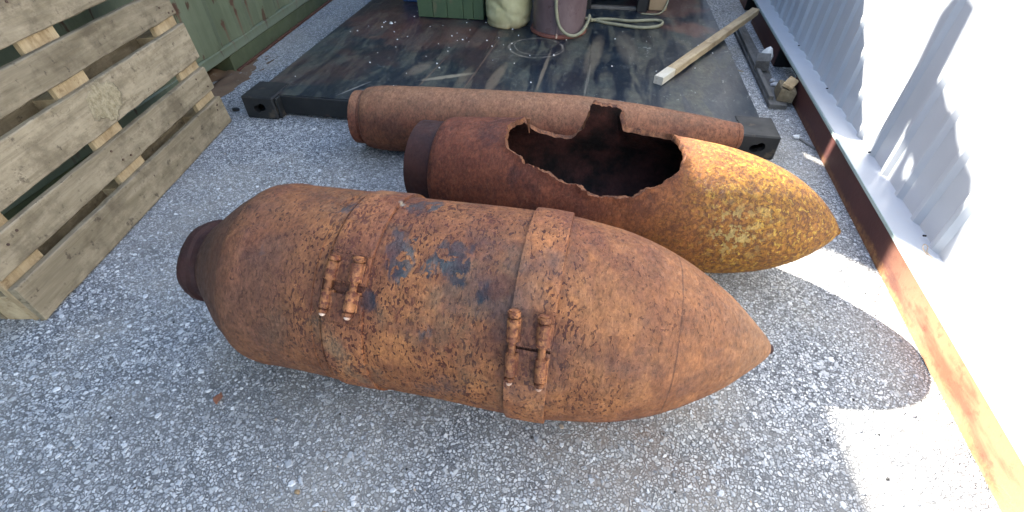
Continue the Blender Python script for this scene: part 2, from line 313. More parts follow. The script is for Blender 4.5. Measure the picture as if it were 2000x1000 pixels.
def mat_green_container():
    m = NT('faded_green_paint', .55, 0, .35); x, y, z = m.xyz()
    c = m.mix(m.mr(m.noise(3, 5, .6), .35, .65), (.105, .122, .072), (.15, .168, .105))
    c = m.mix(m.math('MULTIPLY', m.mr(m.noise(10, 5, .6, m.mapp((1, 3, .4))), .45, .7), .4), c, (.075, .088, .045))
    sp = m.noise(9, 4, .65, m.mapp((1, 1.6, .55), (0, .3, .2)), .3)
    c = m.mix(m.math('MULTIPLY', m.mr(sp, .615, .64), .9), c, (.07, .035, .02))
    c = m.mix(m.math('MULTIPLY', m.mr(m.noise(12, 4, .6, m.mapp((1, 2.2, .3), (0, .3, .1))), .64, .72), .25), c, (.12, .07, .04))
    # blistered rust spots with runs below them
    for yy, zz, r in ((2.62, .33, .028), (2.50, .24, .022), (2.76, .30, .02), (3.1, .27, .03), (3.0, .4, .02), (3.3, .22, .03), (3.45, .25, .035), (2.62, .27, .02), (2.2, .4, .03)):
        q = m.mapp((0, 1, .5), co=m.co); d = m.math('MULTIPLY_ADD', m.math('SUBTRACT', m.noise(26, 4, .6), .5), .05, m.dist((0, yy, zz*.5), q))
        c = m.mix(m.math('MULTIPLY', m.mr(d, r*.75, r*.5), .95), c, (.085, .04, .025))
        run = m.math('MULTIPLY', m.mr(m.math('ABSOLUTE', m.math('SUBTRACT', y, yy)), .012, .003), m.math('MULTIPLY', m.mr(z, zz, zz-.02), m.mr(z, zz-.2, zz-.05)))
        c = m.mix(m.math('MULTIPLY', run, .7), c, (.13, .065, .04))
    c = m.mix(m.math('MULTIPLY', m.mr(m.math('MULTIPLY_ADD', m.noise(22, 4, .7), .05, z), .175, .14), .5), c, (.16, .19, .14))
    return m.out(c, None, m.bump(m.noise(50, 4), .25, .0015))
def mat_rail():
    m = NT('maroon_rail_paint', .6, 0, .35); x, y, z = m.xyz()
    c = m.mix(m.mr(m.noise(5, 5), .35, .65), (.042, .014, .013), (.062, .02, .017))
    # flaking with ochre rust, heavier towards the near end and along the lower edge
    nn = m.noise(14, 5, .68, m.mapp((1, .7, 1.6)), .4); nn2 = m.noise(45, 4, .65)
    edge = m.mr(m.math('MULTIPLY_ADD', nn, .09, z), .082, .06)
    top = m.mr(m.math('MULTIPLY_ADD', nn, -.05, z), .088, .096)
    nr = m.mr(y, 1.35, .95)
    e = m.math('MAXIMUM', m.math('MULTIPLY', edge, m.mr(y, 2.2, 1.1, .25, 1)), m.math('MULTIPLY', top, nr))
    c = m.mix(m.math('MULTIPLY', e, .85), c, m.mix(m.mr(nn2, .4, .6), (.14, .055, .022), (.26, .14, .05)))
    mm = m.math('MULTIPLY', m.mr(m.noise(9, 4, .6, m.mapp((1, .35, 1.5))), .40, .52), nr)  # pale near end: sunlight on the rail painted into its colour
    c = m.mix(m.math('MULTIPLY', mm, .9), c, m.mix(m.noise(8, 2), (.27, .17, .095), (.22, .105, .06)))
    c = m.mix(m.math('MULTIPLY', m.math('MULTIPLY', nr, m.mr(m.noise(7, 3), .3, .7, .4, 1)), .6), c, (.20, .10, .055))
    c = m.mix(m.math('MULTIPLY', m.mr(m.noise(26, 5, .7), .54, .64), .4), c, (.06, .022, .016))
    return m.out(c, None, m.bump(m.math('ADD', nn2, e), .4, .002))
def mat_white_wall():
    m = NT('white_container_paint', .38, 0, .5); x, y, z = m.xyz()
    c = m.mix(m.mr(m.noise(2.5, 4), .35, .65), (.43, .46, .50), (.37, .40, .44))
    low = m.mr(m.math('MULTIPLY_ADD', m.noise(16, 5, .7), -.1, z), .14, .04)
    c = m.mix(m.math('MULTIPLY', low, .35), c, (.40, .35, .30))
    c = m.mix(m.math('MULTIPLY', m.mr(m.noise(24, 5, .7, m.mapp((1, 1, .25))), .62, .7), .3), c, (.45, .38, .32))
    return m.out(c, None, m.bump(m.noise(30, 3), .08, .001))
def mat_cloth(name, a, b):
    m = NT(name, .8, 0, .25)
    c = m.mix(m.mr(m.noise(9, 5), .35, .65), a, b)
    c = m.mix(m.math('MULTIPLY', m.mr(m.xyz()[2], .06, 0.0), .5), c, (.2, .12, .07))
    w_ = m.noise(300, 1)
    return m.out(c, None, m.bump(w_, .3, .001))
def mat_rope():
    m = NT('hose_rubber', .6, 0, .35)
    c = m.mix(m.mr(m.noise(20, 4), .35, .65), (.24, .23, .15), (.17, .165, .11))
    return m.out(c, None, m.bump(m.noise(200, 2), .3, .001))

M = dict(ground=mat_ground(), pebble=mat_pebble(),
    orange=rust_mat('orange_rust', 'orange'), hole=rust_mat('ochre_rust', 'hole'), band=rust_mat('band_rust', 'orange'), brown=rust_mat('brown_rust', 'brown'),
    tailplate=rust_mat('dark_rust', 'tailplate'), inner=rust_mat('inner_dark_rust', 'inner'), rim=rust_mat('torn_rust_edge', 'rim'),
    lug=rust_mat('flaky_rust', 'lug'), tip=rust_mat('bare_tip', 'tip'),
    wood=mat_wood('weathered_wood', (.185, .145, .088), (.31, .25, .165), (.06, .044, .031)),
    wood_patch=mat_wood('weathered_wood_with_fungus', (.185, .145, .088), (.31, .25, .165), (.06, .044, .031), patch=True),
    wood_new=mat_wood('sheltered_wood', (.34, .245, .135), (.46, .355, .215), (.19, .12, .062), 1),
    wood_grey=mat_wood('grey_wood', (.085, .08, .075), (.13, .125, .115), (.035, .032, .03)),
    wood_stick=mat_wood('batten_wood', (.25, .185, .11), (.36, .285, .18), (.13, .085, .05)),
    wood_end=mat_wood('fresh_cut_wood', (.5, .46, .37), (.58, .55, .47), (.4, .33, .23), 1),
    wood_green=mat_paint('green_boards', (.045, .075, .04), (.065, .10, .05), .65, (.14, .12, .07), .5, .3, 14, True),
    deck=mat_deck(), black=mat_paint('black_painted_steel', (.006, .0065, .007), (.014, .0145, .015), .55, (.10, .055, .04), .55, .45, 8),
    casting=mat_paint('casting_steel', (.010, .0105, .011), (.021, .021, .021), .6, (.12, .09, .06), .5, .4, 12),
    green=mat_green_container(), green_dark=mat_paint('green_beam_paint', (.055, .068, .036), (.085, .10, .052), .6, (.07, .04, .025), .7, .35, 7),
    rail=mat_rail(), white=mat_white_wall(), seal=mat_paint('grey_green_edge', (.25, .34, .33), (.33, .4, .38), .5, (.2, .15, .1), .3),
    dark=mat_paint('dark_interior', (.012, .011, .011), (.02, .018, .017), .8, (.05, .03, .02), .4, .2),
    drum=mat_paint('drum_paint', (.10, .066, .068), (.15, .105, .105), .33, (.06, .03, .03), .4, .5, 6, True),
    drum_red=mat_paint('red_oxide', (.13, .045, .032), (.18, .065, .045), .7, (.09, .04, .03), .5), sack=mat_cloth('sack_cloth', (.34, .32, .17), (.46, .43, .25)),
    hose=mat_rope(), blue=mat_paint('blue_paint', (.02, .06, .16), (.03, .09, .2), .5), tan=mat_paint('tan_panel', (.22, .15, .08), (.3, .21, .12), .7),
    dirt=mat_paint('brown_dirt', (.11, .07, .045), (.17, .115, .075), .95, (.3, .27, .22), .5, .1, 30), leaf=mat_paint('dry_leaf', (.26, .10, .055), (.36, .17, .10), .7, (.15, .06, .03), .4),
    crumb=mat_paint('white_crumb', (.62, .62, .6), (.72, .72, .7), .8), stone=mat_paint('grey_rubble', (.30, .30, .31), (.42, .42, .42), .85, (.2, .18, .16), .4, .2, 30),
    block_grey=mat_paint('shade_block_grey', (.10, .11, .11), (.14, .15, .145), .7), wire=mat_paint('wire_metal', (.3, .22, .14), (.4, .3, .2), .5), nail=mat_paint('nail_rust', (.06, .035, .025), (.09, .05, .03), .7))

# ------------------------------------------------------------------ object helpers
def tag(o, label=None, cat=None, group=None, kind=None):
    for k, v in (('label', label), ('category', cat), ('group', group), ('kind', kind)):
        if v: o[k] = v
    return o
def thing(name, label, cat, loc=(0, 0, 0), rz=0, group=None):
    o = bpy.data.objects.new(name, None); COL.objects.link(o); o.empty_display_size = .1
    o.location = loc; o.rotation_euler = (0, 0, rz); return tag(o, label, cat, group)
def link(name, me, mat, parent=None, smooth=False):
    for m in (mat if isinstance(mat, (list, tuple)) else [mat]): me.materials.append(m)
    o = bpy.data.objects.new(name, me); COL.objects.link(o); o.parent = parent
    if smooth: me.polygons.foreach_set('use_smooth', [True]*len(me.polygons))
    return o
def mesh(name, vs, fs, mat, parent=None, smooth=False):
    me = bpy.data.meshes.new(name); me.from_pydata([tuple(v) for v in vs], [], fs); me.update()
    return link(name, me, mat, parent, smooth)
def frombm(name, bm, mat, parent=None, smooth=False):
    bmesh.ops.recalc_face_normals(bm, faces=bm.faces)
    me = bpy.data.meshes.new(name); bm.to_mesh(me); bm.free(); return link(name, me, mat, parent, smooth)
def bbox(bm, lo, hi, bev=0, mtx=None, seg=1):
    g = bmesh.ops.create_cube(bm, size=1, matrix=Matrix.Translation([(a+b)/2 for a, b in zip(lo, hi)]) @ Matrix.Diagonal([b-a for a, b in zip(lo, hi)] + [1]))
    vs = g['verts']
    if bev:
        es = list({e for v in vs for e in v.link_edges}); r = bmesh.ops.bevel(bm, geom=es, offset=bev, segments=seg, affect='EDGES', profile=.6)
        vs = list({v for f in r['faces'] for v in f.verts} | {v for v in vs if v.is_valid})
    if mtx: bmesh.ops.transform(bm, matrix=mtx, verts=[v for v in vs if v.is_valid])
    return vs
def box(name, lo, hi, mat, parent=None, bev=.002, mtx=None):
    bm = bmesh.new(); bbox(bm, lo, hi, bev, mtx); return frombm(name, bm, mat, parent)
def rough_board(name, L, W, T, mat, parent, seed=0, jag=.004, warp=.003, nx=14, chip=0):
    """plank: x 0..L, z 0..W, y 0..T with worn edges"""
    rn = random.Random(seed); vs = []; fs = []
    prof = [(0, .003), (.003, 0), (W-.003, 0), (W, .003), (W, T-.002), (W-.002, T), (.002, T), (0, T-.002)]
    for i in range(nx+1):
        x = L*i/nx; wz = warp*math.sin(x*3+seed)+warp*.5*rn.uniform(-1, 1); wy = warp*.6*math.sin(x*2.1+seed*2)
        c1 = abs(rn.gauss(0, chip)); c2 = abs(rn.gauss(0, chip))
        for (z, y) in prof:
            e = jag*rn.uniform(-1, 1) if i in (0, nx) else 0
            zz = z + (c1 if z < W*.5 else -c2)*(1 if y < T*.5 else .3)
            vs.append((x+e, y+wy, zz+wz*.4))
    n = len(prof)
    for i in range(nx):
        for k in range(n): fs.append((i*n+k, i*n+(k+1) % n, (i+1)*n+(k+1) % n, (i+1)*n+k))
    fs.append(tuple(range(n-1, -1, -1))); fs.append(tuple(nx*n+k for k in range(n)))
    o = mesh(name, vs, fs, mat, parent); bm = bmesh.new(); bm.from_mesh(o.data); bmesh.ops.recalc_face_normals(bm, faces=bm.faces); bm.to_mesh(o.data); bm.free()
    return o
def lathe(name, prof, mat, parent, seg=128, amp=.0007, freq=6, a0=0, a1=360, smooth=True, seed=0):
    """profile of (s, r) revolved about local x; theta from the top towards +y"""
    full = abs(a1-a0) >= 359.9; n = seg if full else seg+1; vs = []; fs = []
    for s, r in prof:
        for k in range(n):
            t = R(a0+(a1-a0)*k/seg)
            v = Vector((s, r*math.sin(t), r*math.cos(t)))
            if amp and r > .004:
                d = noise.noise(v*freq+Vector((seed, 0, 0)))*amp*2+noise.noise(v*freq*7)*amp*.4
                v += Vector((0, math.sin(t), math.cos(t)))*d
            vs.append(v)
    m = len(prof)
    for i in range(m-1):
        for k in range(seg):
            k2 = (k+1) % n; fs.append((i*n+k, (i+1)*n+k, (i+1)*n+k2, i*n+k2))
    if full:
        if prof[0][1] > 1e-4: fs.append(tuple(range(n)))
        if prof[-1][1] > 1e-4: fs.append(tuple((m-1)*n+k for k in range(n-1, -1, -1)))
    bm = bmesh.new(); me = bpy.data.meshes.new('t'); me.from_pydata([tuple(v) for v in vs], [], fs); bm.from_mesh(me); bpy.data.meshes.remove(me)
    bmesh.ops.remove_doubles(bm, verts=bm.verts, dist=1e-5)
    o = frombm(name, bm, mat, parent, smooth)
    if smooth:
        for p in o.data.polygons:
            if len(p.vertices) > 4: p.use_smooth = False
        try: o.data.set_sharp_from_angle(angle=R(32))
        except Exception: pass
    return o
def interp(tab, x):
    if x <= tab[0][0]: return tab[0][1]
    for (a, b), (c, d) in zip(tab, tab[1:]):
        if x <= c: return b+(d-b)*(x-a)/(c-a)
    return tab[-1][1]
def smooth_prof(tab, n=80, lo=None, hi=None):
    """Catmull-Rom through the table"""
    P = tab; out = []
    for i in range(len(P)-1):
        p0 = P[max(i-1, 0)]; p1 = P[i]; p2 = P[i+1]; p3 = P[min(i+2, len(P)-1)]
        k = max(2, int(n*(p2[0]-p1[0])/(P[-1][0]-P[0][0]))+1)
        m1 = (p2[1]-p0[1])/max(1e-6, p2[0]-p0[0]); m2 = (p3[1]-p1[1])/max(1e-6, p3[0]-p1[0]); h = p2[0]-p1[0]
        for j in range(k):
            t = j/k; r = (2*t**3-3*t**2+1)*p1[1]+(t**3-2*t**2+t)*h*m1+(-2*t**3+3*t**2)*p2[1]+(t**3-t**2)*h*m2
            out.append((p1[0]+t*h, max(r, 0)))
    out.append(P[-1]); return out
def tube(name, pts, r, mat, parent=None, seg=10, sub=8, cyc=False):
    """smooth swept hose through points"""
    P = [Vector(p) for p in pts]; C = []
    for i in range(len(P)-1):
        p0 = P[max(i-1, 0)]; p1 = P[i]; p2 = P[i+1]; p3 = P[min(i+2, len(P)-1)]
        for j in range(sub):
            t = j/sub; C.append(.5*((2*p1)+(-p0+p2)*t+(2*p0-5*p1+4*p2-p3)*t*t+(-p0+3*p1-3*p2+p3)*t**3))
    C.append(P[-1]); vs = []; fs = []; up0 = Vector((.13, .2, 1)).normalized()
    for i, c in enumerate(C):
        d = (C[min(i+1, len(C)-1)]-C[max(i-1, 0)]).normalized(); a = d.cross(up0)
        if a.length < .1: a = d.cross(Vector((1, 0, 0)))
        a.normalize(); b = d.cross(a)
        for k in range(seg): t = 2*math.pi*k/seg; vs.append(c+(a*math.cos(t)+b*math.sin(t))*r)
    for i in range(len(C)-1):
        for k in range(seg): fs.append((i*seg+k, i*seg+(k+1) % seg, (i+1)*seg+(k+1) % seg, (i+1)*seg+k))
    fs.append(tuple(range(seg-1, -1, -1))); fs.append(tuple((len(C)-1)*seg+k for k in range(seg)))
    return mesh(name, vs, fs, mat, parent, True)
def cyl(bm, p0, p1, r0, r1=None, seg=20, bev=0):
    p0 = Vector(p0); p1 = Vector(p1); d = p1-p0; r1 = r0 if r1 is None else r1
    q = d.to_track_quat('Z', 'Y').to_matrix().to_4x4(); g = bmesh.ops.create_cone(bm, cap_ends=True, segments=seg, radius1=r0, radius2=r1, depth=d.length, matrix=Matrix.Translation((p0+p1)/2) @ q)
    if bev:
        es = [e for e in {e for v in g['verts'] for e in v.link_edges} if any(len(f.verts) > 4 for f in e.link_faces)]
        bmesh.ops.bevel(bm, geom=es, offset=bev, segments=2, affect='EDGES')

# ================================================================== SETTING
gm = []
mesh('ground', [(-40, -40, 0), (40, -40, 0), (40, 60, 0), (-40, 60, 0)], [(0, 1, 2, 3)], M['ground'])['kind'] = 'structure'

# loose and exposed aggregate stones, uncountable
def aggregate():
    rn = random.Random(3); vs = []; fs = []; tone = []
    N = 17000
    for i in range(N):
        Y = .12 + 2.5*rn.random()**1.35; X = rn.uniform(-1.55, 1.02)
        s = min(.0115, rn.lognormvariate(math.log(.0032), .42)); h = s*rn.uniform(.18, .42)
        k = rn.choice((5, 6, 6, 7)); ph = rn.uniform(0, 6.28); el = rn.uniform(.55, 1); ca, sa = math.cos(ph), math.sin(ph)
        b = len(vs); tx, ty = rn.uniform(-.3, .3), rn.uniform(-.3, .3)
        rr = [s*rn.uniform(.75, 1.2) for _ in range(k)]
        for lev, (sc, z) in enumerate(((1.0, -.0008), (.72, h))):
            for j in range(k):
                a = 2*math.pi*j/k; x = rr[j]*sc*math.cos(a); y = rr[j]*sc*math.sin(a)*el
                vs.append((X+x*ca-y*sa, Y+x*sa+y*ca, z+(lev*(x*tx+y*ty)*.4)))
        for j in range(k): fs.append((b+j, b+(j+1) % k, b+k+(j+1) % k, b+k+j))
        fs.append(tuple(b+k+j for j in range(k)))
        t = .995 if rn.random() < .006 else min(.94, max(0, rn.gauss(.62, .24)))
        tone += [t]*(k*2)
    o = mesh('gravel', vs, fs, M['pebble']); at = o.data.attributes.new('tone', 'FLOAT', 'POINT'); at.data.foreach_set('value', tone)
    tag(o, 'pale angular aggregate stones embedded across the grey concrete ground', 'gravel', kind='stuff')
aggregate()

# ================================================================== PLATFORM (flat rack deck on the ground)
YD, XL, XR_, HC = 1.946, -1.615, .823, .108
plat = thing('steel_platform', 'dark blue-black steel deck platform lying on the ground behind the casings', 'platform', (0, 0, 0))
xs = [-1.57, -.57, .0, .771]
rows = [(YD+.056, 3.455), (3.457, 5.6)]
for ri, (y0, y1) in enumerate(rows):
    xx = xs if ri == 0 else [-1.57, -.805, .0, .771]
    for a, b in zip(xx, xx[1:]):
        box('deck_plate', (a+.0006, y0, .098), (b-.0006, y1, .1065), M['deck'], plat, .0005)
box('underframe', (-1.555, YD+.08, .004), (.756, 5.6, .0965), M['black'], plat, .003)
bm = bmesh.new(); bbox(bm, (XL+.164, YD+.045, .012), (XR_-.164, YD+.0545, .104), .003); bbox(bm, (XL+.164, YD+.0545, .094), (XR_-.164, YD+.079, .1035), .002)
for x in [XL+.3+.25*i for i in range(8)]: pass
frombm('front_beam', bm, M['black'], plat)
for x0, x1 in ((-1.572, -1.5567), (.7575, .773)):
    box('side_beam', (x0, YD+.19, .003), (x1, 5.6, .104), M['black'], plat, .002)
for sx, x0 in ((-1, XL), (1, XR_-.162)):
    # corner casting: hollow block with an oval opening in the front and a slot in the top
    W, D, H = .162, .178, .110
    o = box('corner_casting', (0, 0, 0), (W, D, H), M['casting'], plat, .006); o.location = (x0, YD, 0)
    c = bmesh.new()
    for (p, q, r) in (((W*.5-.012, -.05, .05), (W*.5-.012, .06, .05), .019), ((W*.5+.012, -.05, .06), (W*.5+.012, .06, .06), .019)):
        cyl(c, p, q, r, seg=24)
    bbox(c, (.022, .028, .022), (W-.022, D-.028, H-.018))
    if sx > 0: bbox(c, (-.02, .018, H-.04), (.009, D-.05, H+.05))
    else: bbox(c, (W-.008, D-.06, H-.04), (W+.05, D-.02, H+.05))
    me = bpy.data.meshes.new('cut'); c.to_mesh(me); c.free()
    # openings are cut into the evaluated mesh, then the cutter is removed
    cu = bpy.data.objects.new('cut', me); COL.objects.link(cu); cu.location = o.location
    md = o.modifiers.new('b', 'BOOLEAN'); md.object = cu; md.operation = 'DIFFERENCE'; md.solver = 'EXACT'; md.use_self = True
    bpy.context.view_layer.update(); dg = bpy.context.evaluated_depsgraph_get()
    me2 = bpy.data.meshes.new_from_object(o.evaluated_get(dg)); o.modifiers.clear(); o.data = me2; bpy.data.objects.remove(cu)
    if not me2.materials: me2.materials.append(M['casting'])
for x, y, w_ in ((XL+.168, YD+.02, .012), (XR_-.172, YD+.02, .006)):
    box('weld_rib', (x-.003, YD+.012, .006), (x+w_-.003, YD+.05, .1035), M['casting'], plat, .002)
# small white crumbs scattered over the deck
rn = random.Random(11); vs = []; fs = []
for i in range(80):
    X = rn.gauss(-.75, .42) if i < 62 else rn.uniform(-1.4, .7); Y = rn.gauss(2.95, .3) if i < 62 else rn.uniform(2.1, 3.6)
    if not (-1.5 < X < .7 and 2.05 < Y < 4.2): continue
    s = rn.uniform(.002, .0055) if i else .012; b = len(vs)
    for z, q in ((.1064, 1), (.1064+s*.8, .6)):
        for k in range(5): a = k*1.2566+i; vs.append((X+s*q*math.cos(a)*rn.uniform(.7, 1.2), Y+s*q*math.sin(a), z))
    fs += [(b+k, b+(k+1) % 5, b+5+(k+1) % 5, b+5+k) for k in range(5)]+[tuple(b+5+k for k in range(5))]
o = mesh('crumb_scatter', vs, fs, M['crumb']); tag(o, 'tiny white crumbs scattered over the dark steel deck', 'crumbs', kind='stuff')

# ================================================================== LEFT GREEN CONTAINER
GC = thing('green_container', 'faded green steel shipping container with rust spots behind the leaning pallet', 'container', (-1.866, 0, 0), math.atan(.0455))
def corr(name, y0, y1, z0, z1, prof, mat, parent, thick=None, zn=1, wobble=0):
    """corrugated sheet in the local y-z plane; prof(y)-> x"""
    ys = []; y = y0
    base = [p for p in prof]
    per = base[-1][0]; k = 0
    while True:
        done = False
        for (dy, x) in base[:-1]:
            yy = y0+k*per+dy
            if yy > y1: done = True; break
            ys.append((yy, x))
        if done: break
        k += 1
    vs = []; fs = []
    for j in range(zn+1):
        z = z0+(z1-z0)*j/zn
        for (yy, x) in ys: vs.append((x+wobble*noise.noise(Vector((yy*3, z*2, 1.3))), yy, z))
    n = len(ys)
    for j in range(zn):
        for i in range(n-1): fs.append((j*n+i, (j+1)*n+i, (j+1)*n+i+1, j*n+i+1))
    return mesh(name, vs, fs, mat, parent)
corr('side_wall', -3.5, 8.6, .15, 2.58, [(0, 0), (.12, 0), (.17, -.014), (.27, -.014), (.32, 0)], M['green'], GC, zn=12, wobble=.004)
box('bottom_rail', (-.10, -3.52, .095), (.004, 8.62, .149), M['green'], GC, .006)
box('top_rail', (-.08, -3.52, 2.581), (.01, 8.62, 2.68), M['green'], GC, .006)
mesh('roof', [(-2.4, -3.5, 2.66), (-.08, -3.5, 2.66), (-.08, 8.6, 2.66), (-2.4, 8.6, 2.66)], [(0, 1, 2, 3)], M['green_dark'], GC)
for y in (-3.5, 8.58): box('end_wall', (-2.4, y, .1), (-.08, y+.03, 2.66), M['green_dark'], GC, 0)
box('back_wall', (-2.42, -3.5, .1), (-2.4, 8.6, 2.66), M['green_dark'], GC, 0)
box('base_beam', (-.18, 2.44, .004), (-.006, 6.2, .0945), M['green_dark'], GC, .004)
box('base_beam', (-.18, -2.5, .004), (-.006, 1.75, .0945), M['green_dark'], GC, .004)
box('edge_strip', (-.0055, 2.45, .001), (.012, 6.2, .014), M['rail'], GC, .002)
mesh('roof_floor', [(-2.3, -3.4, .12), (-.1, -3.4, .12), (-.1, 8.5, .12), (-2.3, 8.5, .12)], [(0, 1, 2, 3)], M['dark'], GC).name = 'floor_panel'
# dirt and drift under the container
bm = bmesh.new(); bmesh.ops.create_grid(bm, x_segments=24, y_segments=24, size=.5)
for v in bm.verts:
    e = max(0, 1-(v.co.length/.5)**2); v.co.z = .03*e*(.5+noise.noise(v.co*9))+.004*noise.noise(v.co*40)-.002
    v.co.x *= .5; v.co.y *= .9
o = frombm('dirt_drift', bm, M['dirt'], None, True); o.location = (-2.1, 2.25, .001); tag(o, 'brown dirt drifted under the gap of the green container', 'dirt', kind='stuff')

# ================================================================== RIGHT WHITE CONTAINER
WC = thing('white_container', 'white corrugated container on a maroon base rail along the right side', 'container', (.965, 0, 0), -math.atan(.032))
segs = [(-3.0, 2.61), (3.02, 3.80), (4.1, 9.0)]
for a, b in segs:
    bm = bmesh.new(); bbox(bm, (0, a, .002), (.008, b, .124), .0025); bbox(bm, (.0082, a, .002), (.06, b, .010)); bbox(bm, (.0082, a, .116), (.06, b, .124))
    frombm('base_rail', bm, M['rail'], WC)
for a, b in ((2.612, 3.018), (3.802, 4.098)):
    bm = bmesh.new(); bbox(bm, (.10, a, .004), (.108, b, .122)); bbox(bm, (.002, a, .004), (.1, a+.006, .122)); bbox(bm, (.002, b-.006, .004), (.1, b, .122)); bbox(bm, (0.0, a+.006, .108), (.1, b-.006, .124))
    frombm('fork_pocket', bm, M['dark'], WC)
box('flange', (-.001, -3.0, .1245), (.115, 1.95, .1295), M['white'], WC, .001); box('flange', (.004, 1.9525, .1245), (.115, 9.0, .1285), M['white'], WC, .001)
box('edge_trim', (-.0045, -3.0, .118), (-.0015, 9.0, .131), M['seal'], WC, .0006)
pr = [(0, .095), (.084, .095), (.102, .0822), (.120, .0822), (.1385, .095), (.139, .095)]
o = corr('side_wall', -3.0, 9.0, .1297, 2.45, pr, M['white'], WC, zn=10, wobble=.0012)
box('top_rail', (.06, -3.0, 2.451), (.13, 9.0, 2.56), M['white'], WC, .004)
mesh('roof', [(.13, -3, 2.54), (2.4, -3, 2.54), (2.4, 9, 2.54), (.13, 9, 2.54)], [(0, 1, 2, 3)], M['white'], WC)
for y in (-3.0, 8.97): box('end_wall', (.13, y, .1), (2.4, y+.03, 2.54), M['white'], WC, 0)
# drain clips along the foot of the wall
for y in (1.30, 1.80, 2.38, 2.94):
    bm = bmesh.new(); cyl(bm, (.070, y+.02, .145), (.0785, y+.02, .145), .003, seg=10); frombm('rivet', bm, M['dark'], WC)
tube('wire_loop', [(.06, 1.245, .131), (.05, 1.26, .14), (.055, 1.275, .146), (.066, 1.27, .142), (.062, 1.255, .133), (.07, 1.23, .131)], .0013, M['wire'], WC, 6, 5)

# ================================================================== CONTAINER ADDED BEYOND THE VIEW TO BLOCK SUN
EC = thing('far_shade_container', 'unseen blue container added at the far end to block the sun', 'container', (0, 6.3, 0))
corr_o = corr('end_panel', -2.1, 1.0, .12, 2.6, [(0, 0), (.1, 0), (.16, .03), (.26, .03), (.32, 0)], M['blue'], EC, zn=3); corr_o.rotation_euler = (0, 0, R(-90)); corr_o.location = (-.55, 0, 0)
box('body', (-1.7, .1, .1), (.85, 3, 2.6), M['blue'], EC, .01)

# machinery on the deck (feet seen at the top of the frame, the rest stands above it)
MC = thing('dark_machine', 'dark steel machine frame standing at the back of the deck behind the coiled hose', 'machine', (0, 0, 0))
for x0, x1, y0, y1 in ((.272, .338, 3.545, 3.60), (-.085, -.03, 3.56, 3.61)): box('post', (x0, y0, .107), (x1, y1, 1.45), M['black'], MC, .003)
box('sill', (-.03, 3.57, .1072), (.2715, 3.61, .125), M['wood_grey'], MC, .002)
box('crossbar', (-.03, 3.575, .235), (.2715, 3.60, .27), M['black'], MC, .003)
box('back_plate', (-.085, 3.85, .107), (.338, 3.90, 1.45), M['dark'], MC, 0)
box('side_plate', (-.10, 3.61, .107), (-.086, 3.90, 1.45), M['dark'], MC, 0); box('side_plate', (.3385, 3.60, .107), (.352, 3.9, 1.45), M['dark'], MC, 0)
box('top_plate', (-.1, 3.55, 1.451), (.352, 3.9, 1.48), M['black'], MC, .002)
box('tan_foot', (.353, 3.60, .107), (.47, 3.72, .6), M['tan'], MC, .003)
GH = thing('shade_block', 'long grey block added out of view on the rear deck to cast shade', 'machine', (0, 0, 0))  # unseen block, top outline shaped for the shade on the white wall
mesh('cover', [(-.86, 4, .107), (.76, 4, .107), (.76, 4, 1.80), (.2, 4, 1.86), (-.35, 4, 1.91), (-.48, 4, 1.96), (-.62, 4, 1.97), (-.80, 4, 2.03), (-.86, 4, 2.03)] +
     [(x, 4.5, z) for x, z in ((-.86, .107), (.76, .107), (.76, 1.80), (.2, 1.86), (-.35, 1.91), (-.48, 1.96), (-.62, 1.97), (-.80, 2.03), (-.86, 2.03))],
     [tuple(range(9)), tuple(range(17, 8, -1))] + [(i, (i+1) % 9, 9+(i+1) % 9, 9+i) for i in range(9)], M['block_grey'], GH)
PS = thing('shade_cutout', 'tall ragged panel added out of view on the rear deck to shape the shadow', 'board', (0, 0, 0))  # unseen panel, outline and holes cut to cast the wall's shadow edges
def plate_poly(name, pts, y, t, mat, parent, holes=()):
    co = [Vector(p) for p in pts]; ed = []; n = len(co); ed += [(i, (i+1) % n) for i in range(n)]
    for h in holes:
        b = len(co); co += [Vector(p) for p in h]; ed += [(b+i, b+(i+1) % len(h)) for i in range(len(h))]
    v, e, f, *_ = delaunay_2d_cdt(co, ed, [], 1, 1e-6)
    def inside(p, poly):
        c = False
        for i in range(len(poly)):
            a, b = poly[i], poly[i-1]
            if (a[1] > p[1]) != (b[1] > p[1]) and p[0] < (b[0]-a[0])*(p[1]-a[1])/(b[1]-a[1])+a[0]: c = not c
        return c
    ff = []
    for q in f:
        cc = sum((Vector(v[i]) for i in q), Vector((0, 0)))/len(q)
        if inside(cc, pts) and not any(inside(cc, h) for h in holes): ff.append(tuple(q))
    o = mesh(name, [(p[0], y, p[1]) for p in v], ff, mat, parent); md = o.modifiers.new('solid', 'SOLIDIFY'); md.thickness = t; md.offset = 0
    return o
plate_poly('sheet', [(-1.60, .107), (-.865, .107), (-.90, 2.05), (-.915, 2.14), (-.87, 2.4), (-.84, 2.55), (-.87, 2.66), (-.98, 2.74), (-1.01, 2.57), (-1.06, 2.6), (-1.12, 2.63), (-1.17, 2.68), (-1.24, 2.70), (-1.33, 2.76), (-1.37, 2.79), (-1.46, 2.79), (-1.51, 2.70), (-1.50, 2.55), (-1.525, 2.46), (-1.55, 2.40), (-1.60, 2.38)], 4.0, .018, M['wood'], PS,
           holes=[[(-1.0, 2.42), (-1.07, 2.38), (-1.075, 2.28), (-1.04, 2.22), (-1.01, 2.30)], [(-1.1, 2.42), (-1.2, 2.47), (-1.12, 2.37)]])
for x in (-1.35, -1.05): box('brace', (x, 4.012, .107), (x+.05, 4.06, 2.1), M['wood'], PS, .002)

